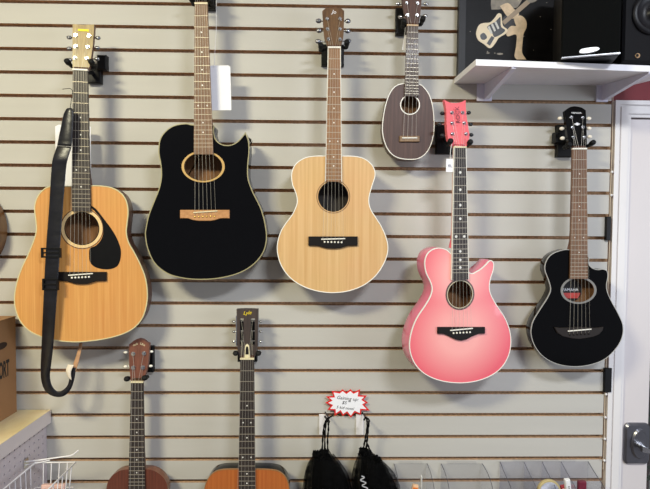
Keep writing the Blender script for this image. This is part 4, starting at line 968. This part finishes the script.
# ------------------------------------------------------------------ bags, hooks and the starburst sign
def bag(xh, yh, rows, straps, label, seed, tufts, squig=False):
    Y = -.075; c = at(xh, yh, Y)
    yb = rows[-1][2]; base = at((rows[-1][0] + rows[-1][1]) / 2, yb, Y)
    o = empty('drawstring_bag', base, label, 'bag', 'black sheer bags on white hooks'); rb = random.Random(seed)
    def shell(k, wob, op, nm, lab, dep, top):
        pr = sp3([Vector((at((r[0] + r[1]) / 2, r[2], Y).x - base.x, (at(r[1], r[2], Y).x - at(r[0], r[2], Y).x) / 2, at(r[0], r[2], Y).z - base.z)) for r in rows[top:]], 5)
        K = 48; vs = []; fs = []; ph = [rb.uniform(0, 6.28) for _ in range(6)]
        for j, p in enumerate(pr):
            for q in range(K):
                a = 2 * PI * q / K; t = j / len(pr)
                f = 1 + wob * (.4 + t) * (math.sin(7 * a + ph[0] + t * 2) * .5 + math.sin(13 * a + ph[1] - t * 3) * .35 + math.sin(23 * a + ph[2]) * .2)
                rr = p.y * k * f
                vs.append((p.x + rr * math.cos(a), rr * dep * math.sin(a), p.z + .004 * math.sin(3 * a + ph[3] + t * 9)))
        for j in range(len(pr) - 1):
            for q in range(K): fs.append((j * K + q, j * K + (q + 1) % K, (j + 1) * K + (q + 1) % K, (j + 1) * K + q))
        if k < .9: fs += [tuple(range(K)), tuple(reversed(range((len(pr) - 1) * K, len(pr) * K)))]
        part(G().add(vs, fs, 0, True).build(nm, op, o), lab)
    shell(.70, .10, mat('black netting gathered', (3, 3, 3), .9, var=.5, scale=90, bump=.6, spec=.08), 'bag_body', 'dense black gathered cloth', .55, 0)
    shell(1.05, .15, tulle('sheer black tulle', .5), 'tulle_layer', 'sheer black outer tulle', .6, 1)
    shell(.9, .2, tulle('black tulle inner', .6), 'tulle_layer', 'sheer black inner tulle', .58, 0)
    for s in straps:
        G().tube(sp3([at(*p) - base for p in s], 6), [.0028 + .0009 * math.sin(i * 2.1) for i in range(6 * (len(s) - 1) + 1)], 7).build('drawstring', mat('black cord', (6, 6, 6), .7, spec=.15), o)
    for (tx, ty, tr) in tufts:
        g = G(); p = at(tx, ty, Y - .012) - base
        g.ball(p, (tr * .7, tr * .6, tr * .6), 6)
        for i in range(46):
            d = Vector((rb.gauss(0, 1), rb.gauss(0, 1), rb.gauss(0, 1))).normalized(); q = d.orthogonal().normalized(); L2 = tr * rb.uniform(.7, 1.25)
            g.add([p - q * .004, p + q * .004, p + d * L2 + q * .0035, p + d * L2 - q * .0035], [(0, 1, 2, 3)])
        g.build('ruffle', mat('black ruffle', (5, 5, 5), .9, spec=.1), o)
    if squig:
        z = [at(361.5 + 2.4 * math.sin(i * 1.3) + i * .35, 476 + i * 1.15, Y - .05) - base for i in range(14)]
        part(G().tube(sp3(z, 3), .0016, 5).build('silver_print', mat('silver print', (206, 206, 210), .4, metal=.3), o), 'silver squiggle print')
    return o
def whook(x0, y0, x1, y1, hx, hy, label):
    a, b = at(x0, y0, 0), at(x1, y1, 0); c = Vector(((a.x + b.x) / 2, 0, (a.z + b.z) / 2))
    o = empty('slatwall_hook', c, label, 'hook', 'white hooks holding the black bags'); w_ = abs(b.x - a.x) / 2; h_ = (a.z - b.z) / 2
    G().prism([(-w_, -h_), (w_, -h_), (w_, h_), (-w_, h_)], -.005, -.0003, bev=.0015).build('back_plate', M['white_paint'], o)
    h = at(hx, hy, -.06) - c
    G().tube(sp3([Vector((h.x * .5, -.004, h.z)), Vector((h.x, -.05, h.z - .002)), Vector((h.x, -.09, h.z - .002)), Vector((h.x + .002, -.102, h.z + .008))], 5), .0024, 9).build('prong', M['black_metal'], o)
whook(319, 414, 325.4, 434.5, 328.5, 418.5, 'white plastic hook under the sign holding the left black bag')
whook(355.8, 414, 363.4, 434.5, 366.3, 419, 'white plastic hook under the sign holding the right black bag')
Yb_ = -.075
bag(327, 420, [(320, 329, 450), (313, 333, 455.5), (308.6, 340, 464), (306.4, 346, 474), (305, 349.5, 489), (304, 350.5, 510), (306, 350, 535), (312, 346, 555)],
    [[(328, 418, Yb_), (324.5, 424, Yb_ - .006), (322.8, 438, Yb_), (322, 454, Yb_)], [(328, 418, Yb_), (328.5, 428, Yb_ - .006), (327.6, 440, Yb_), (328, 456, Yb_)], [(324.6, 416.5, Yb_), (326.5, 420, Yb_ - .008), (325, 432, Yb_ - .005), (324.8, 455, Yb_)], [(333.5, 415.5, Yb_ - .01), (329.5, 417.5, Yb_ - .01), (326.6, 422, Yb_ - .01)]],
    'black sheer drawstring bag on the hook left under the starburst sign', 3, [(318, 455, .017), (327, 457, .012)])
bag(366, 420, [(362, 369, 449), (359, 374, 454), (357, 383, 461.5), (355, 389.6, 470), (353.4, 394, 480), (353.4, 397, 492), (353.5, 398, 512), (354, 397, 535), (360, 391, 556)],
    [[(366, 418.6, Yb_), (369, 420, Yb_ - .004), (368, 430, Yb_), (366.6, 445, Yb_), (364.6, 454, Yb_)], [(363.8, 420, Yb_), (366.6, 417.4, Yb_ - .008), (367, 428, Yb_ - .004), (364.6, 442, Yb_), (363, 453, Yb_)], [(365.6, 440, Yb_ - .004), (370, 450, Yb_), (374, 458, Yb_)]],
    'black sheer drawstring bag with silver print on the hook right under the sign', 8, [(362, 451.5, .014), (377, 459.5, .015), (370, 458, .012)], True)

Yq = -.012
spx = [(90, 80), (160, 88), (195, 95), (237, 58), (290, 98), (345, 57), (388, 97), (476, 58), (463, 138), (568, 143), (518, 196), (582, 238), (530, 265), (607, 347), (492, 338), (485, 404), (405, 368), (350, 442), (296, 376), (240, 418), (206, 362), (130, 417), (127, 342), (33, 336), (82, 276), (3, 240), (72, 206), (13, 155), (112, 150)]
c = at(347, 402, Yq)
sg_ = empty('price_sign', c, 'red and white starburst price sign above the black bags', 'sign')
pol = []
for x, y in spx:
    v = at(325 + x / 13.54, 385 + y / 13.54, Yq) - c; pol.append((v.x, v.z, 1))
pol = ccw([p[:2] for p in pol])
part(G().prism(pol, -.0008, .0008).build('red_border', mat('sign red', (222, 32, 30), .5, var=.03), sg_), 'red starburst border')
cxp = sum(p[0] for p in pol) / len(pol); czp = sum(p[1] for p in pol) / len(pol)
def inset(p, d):
    q = []
    n = len(p)
    for i in range(n):
        a, b, e = Vector(p[i - 1]), Vector(p[i]), Vector(p[(i + 1) % n]); t1 = (b - a).normalized(); t2 = (e - b).normalized()
        v = Vector((t1.y, -t1.x)) + Vector((t2.y, -t2.x)); v.normalize(); k_ = max(.28, v.dot(Vector((t1.y, -t1.x)))); q.append(tuple(b - v * d / k_))
    return q
part(G().prism(inset(pol, .0046), -.0016, 0).build('paper_face', M['paper'], sg_), 'white paper face with handwriting')
ink = mat('black pen ink', (24, 22, 26), .6)
for (s, px, py, size) in (('Gaining up:', 347.5, 398.4, .0165), ('$5', 344.2, 402.6, .0155), ('00', 349.2, 401.2, .009), ('5 kid nosel', 345, 407.8, .0135)):
    v = at(px, py, Yq) - c; text('handwriting', s, size, ink, sg_, face_mtx(v.x, -.0018, v.z, .11), shear=.25)

# ------------------------------------------------------------------ clear acrylic bins
acr = clear('clear acrylic', (.975, .975, .98), .06, .012); acr2 = clear('tinted clear acrylic', (.94, .94, .965), .06, .03)
edgem = mat('acrylic cut edge', (74, 74, 80), .3)
def bin_(xL, xR, ytop, label, divs=(), m=acr, dep=.13, drop=.20, curve=None):
    a, b = at(xL, ytop, -.004), at(xR, ytop, -.004); zt_ = (a.z + b.z) / 2; c = Vector(((a.x + b.x) / 2, -.004, zt_ - drop)); w_ = (b.x - a.x) / 2
    o = empty('acrylic_bin', c, label, 'bin', 'clear acrylic bins on the slatwall'); t_ = .0015
    G().box((-w_, -t_, 0), (w_, t_, drop)).build('back_panel', m, o)
    G().box((-w_ * .7, -t_ * 1.4, drop), (w_ * .7, .008, drop + .006)).build('hanging_lip', M['acr_lip'] if 'acr_lip' in M else acr, o)
    prof = curve or [(0, 0), (-.03, -.002), (-.062, -.008), (-.095, -.024), (-.118, -.055), (-dep, -.1)]
    yz = [(y, drop + z) for y, z in sp3_2(prof)]
    for s in (-w_, w_) + tuple(at(d, ytop, -.004).x - c.x for d in divs):
        poly = yz + [(-dep, 0), (0, 0)]; n = len(poly)
        g = G(); g.add([(s - t_ / 2, y, z) for y, z in poly] + [(s + t_ / 2, y, z) for y, z in poly], [tuple(range(n)), tuple(reversed(range(n, 2 * n)))] + [(i, n + i, n + (i + 1) % n, (i + 1) % n) for i in range(n)])
        sd = g.build('side_panel' if abs(s) == w_ else 'divider', m, o)
        e = G().tube([(s, y, z) for y, z in yz], .0011 if abs(s) == w_ else .0008, 6); e.build('polished_edge', edgem, sd)
    G().box((-w_, -dep - t_, 0), (w_, -dep + t_, drop - .1)).build('front_panel', m, o)
    G().box((-w_, -dep, 0), (w_, 0, .002)).build('bottom_panel', m, o)
    return o, c, w_
def sp3_2(p): return [(v.x, v.y) for v in sp3([Vector((a, b, 0)) for a, b in p], 5)]
b1 = bin_(394, 427, 463.5, 'small clear acrylic bin beside the right black bag, left of three bins')
b2 = bin_(441, 482, 463.5, 'small clear acrylic bin in the middle of the three bins')
b3 = bin_(500, 588, 461.5, 'wide tinted clear acrylic bin with dividers beside the door casing', (524, 542, 561), acr2, curve=[(0, 0), (-.04, -.018), (-.085, -.034), (-.105, -.05), (-.12, -.075), (-.13, -.1)])
# things standing in the bins
PG = 'small packets in the acrylic bins'
def packet(bin3, px, py, w_, col, label, hgt, Y=-.07, rot=0, header=None, round_=False, txt=None):
    _, c, _w = bin3; v = at(px, py, Y); zb2 = c.z + .003
    o = empty('packet', Vector((v.x, Y, zb2)), label, 'packet', PG, Matrix.Rotation(math.radians(rot), 3, 'Y')); h = v.z - zb2
    if round_:
        G().prism([(-.012, 0), (.012, 0), (.012, h - w_), (-.012, h - w_)], -.004, .004).build('holder_card', M['paper'], o)
        G().prism(ell(0, h - w_, w_, w_, 40), -.005, .005, 0, True, bev=.0015).build('case', mat('yellowed case', (190, 172, 120), .4), o)
        part(G().prism(ell(0, h - w_, w_ * .85, w_ * .85, 40), -.0058, -.004).build('disc_face', mat('printed disc', (176, 178, 190), .35, var=.4, scale=50), o), 'patterned grey round face')
        G().prism(ell(0, h - w_ * 1.1, w_ * .3, w_ * .3, 24), -.0064, -.0045).build('disc_center', M['black_plastic'], o)
    else:
        G().prism([(-w_, 0), (w_, 0), (w_ * .96, h * .97), (w_ * .9, h), (-w_ * .9, h), (-w_ * .96, h * .97)], -.006, .006, bev=.002).build('wrapper', mat('wrapper colour', col, .45, var=.2, scale=60), o)
        if header: part(G().box((-w_ * .85, -.0072, h * .72), (w_ * .85, -.0058, h * .96)).build('header_label', mat('header colour', header, .5), o), 'coloured header label')
        if txt: text('lettering', txt, .009, ink, o, face_mtx(0, -.0075, h * .84, PI / 2))
    return o
packet(b1, 404, 483.5, .010, (232, 190, 150), 'pale orange packet in the left acrylic bin', .1, rot=14, header=(226, 120, 40))
packet(b1, 394, 486, .008, (40, 38, 40), 'thin dark packet in the left acrylic bin', .1, rot=30)
packet(b1, 421.5, 476, .002, (226, 226, 224), 'thin white card standing edge-on in the left acrylic bin', .1, Y=-.05)
packet(b3, 549, 479.6, .038, None, 'round yellow rimmed case in the wide tinted bin', .1, Y=-.085, round_=True)
packet(b3, 570, 485, .016, (196, 70, 82), 'red and white packet beside the round case in the wide bin', .1, rot=-6, header=(232, 214, 214))
packet(b3, 574.6, 478.5, .009, (240, 238, 236), 'narrow white labelled packet in the wide tinted bin', .1, Y=-.09, rot=-8, txt='0 0 0')
packet(b3, 582, 481, .014, (112, 32, 52), 'burgundy packet at the right of the wide tinted bin', .1, Y=-.06)

# ------------------------------------------------------------------ cable and black clips on the slatwall edge
xc_ = XE + .0045
p0_ = at(609, 90, -.004); zT = p0_.z; zB = at(604, 470, -.004).z
cbl = empty('cable', (xc_, -.003, zB), 'thin pale cable with white clips running down the slatwall edge', 'cable')
G().tube(sp3([Vector((.001 * math.sin(i * 1.7), .002, (zT - zB) * i / 14)) for i in range(15)], 4), .0014, 7).build('wire', mat('pale cable', (206, 190, 168), .5), cbl)
for y in (172, 195.2, 394, 417, 438.5, 460):
    z = at(607, y, -.004).z - zB; G().ball((-.001, -.004, z), (.0045, .004, .0045), 7).build('cable_clip', M['white_paint'], cbl)
for (x0, y0, x1, y1, lb) in ((605.8, 216.5, 610, 240.5, 'black plastic clip on the slatwall edge beside the black guitar neck'), (604.2, 368, 610.8, 392, 'black plastic clip on the slatwall edge below the black guitar')):
    a, b = at(x0, y0, -.006), at(x1, y1, -.006); c = Vector(((a.x + b.x) / 2, 0, b.z)); w_ = (b.x - a.x) / 2
    o = G().prism([(-w_, 0), (w_, 0), (w_, a.z - b.z), (-w_, a.z - b.z)], -.011, -.0003, bev=.002).build('edge_clip', M['black_plastic']); o.location = c
    tag(o, lb, 'clip', 'black clips on the slatwall edge')

# ------------------------------------------------------------------ light
w = bpy.data.worlds.new('world'); SC.world = w; w.use_nodes = True
w.node_tree.nodes['Background'].inputs['Color'].default_value = (.86, .88, 1, 1); w.node_tree.nodes['Background'].inputs['Strength'].default_value = .26
def area(name, loc, target, size, power, col):
    l = bpy.data.lights.new(name, 'AREA'); l.shape = 'RECTANGLE'; l.size, l.size_y = size; l.energy = power; l.color = col
    o = bpy.data.objects.new(name, l); C.objects.link(o); o.location = loc
    o.rotation_euler = (Vector(target) - Vector(loc)).to_track_quat('-Z', 'Y').to_euler(); return o
area('ceiling_lamp', (-1.3, -2.1, 2.9), (-1.0, -1.2, 0), (.6, .3), 68, (1, .93, .66))
area('ceiling_lamp', (.95, -2.3, 2.9), (.75, -1.5, 0), (.6, .3), 47, (.86, .91, 1))
area('window_daylight', (3.1, -2.2, 1.4), (.4, 0, .9), (1.2, 1.4), 34, (.8, .87, 1))
SC.view_settings.view_transform = 'Standard'; SC.view_settings.look = 'None'; SC.view_settings.gamma = 1; SC.view_settings.use_curve_mapping = False
SC.view_settings.exposure = 0.13
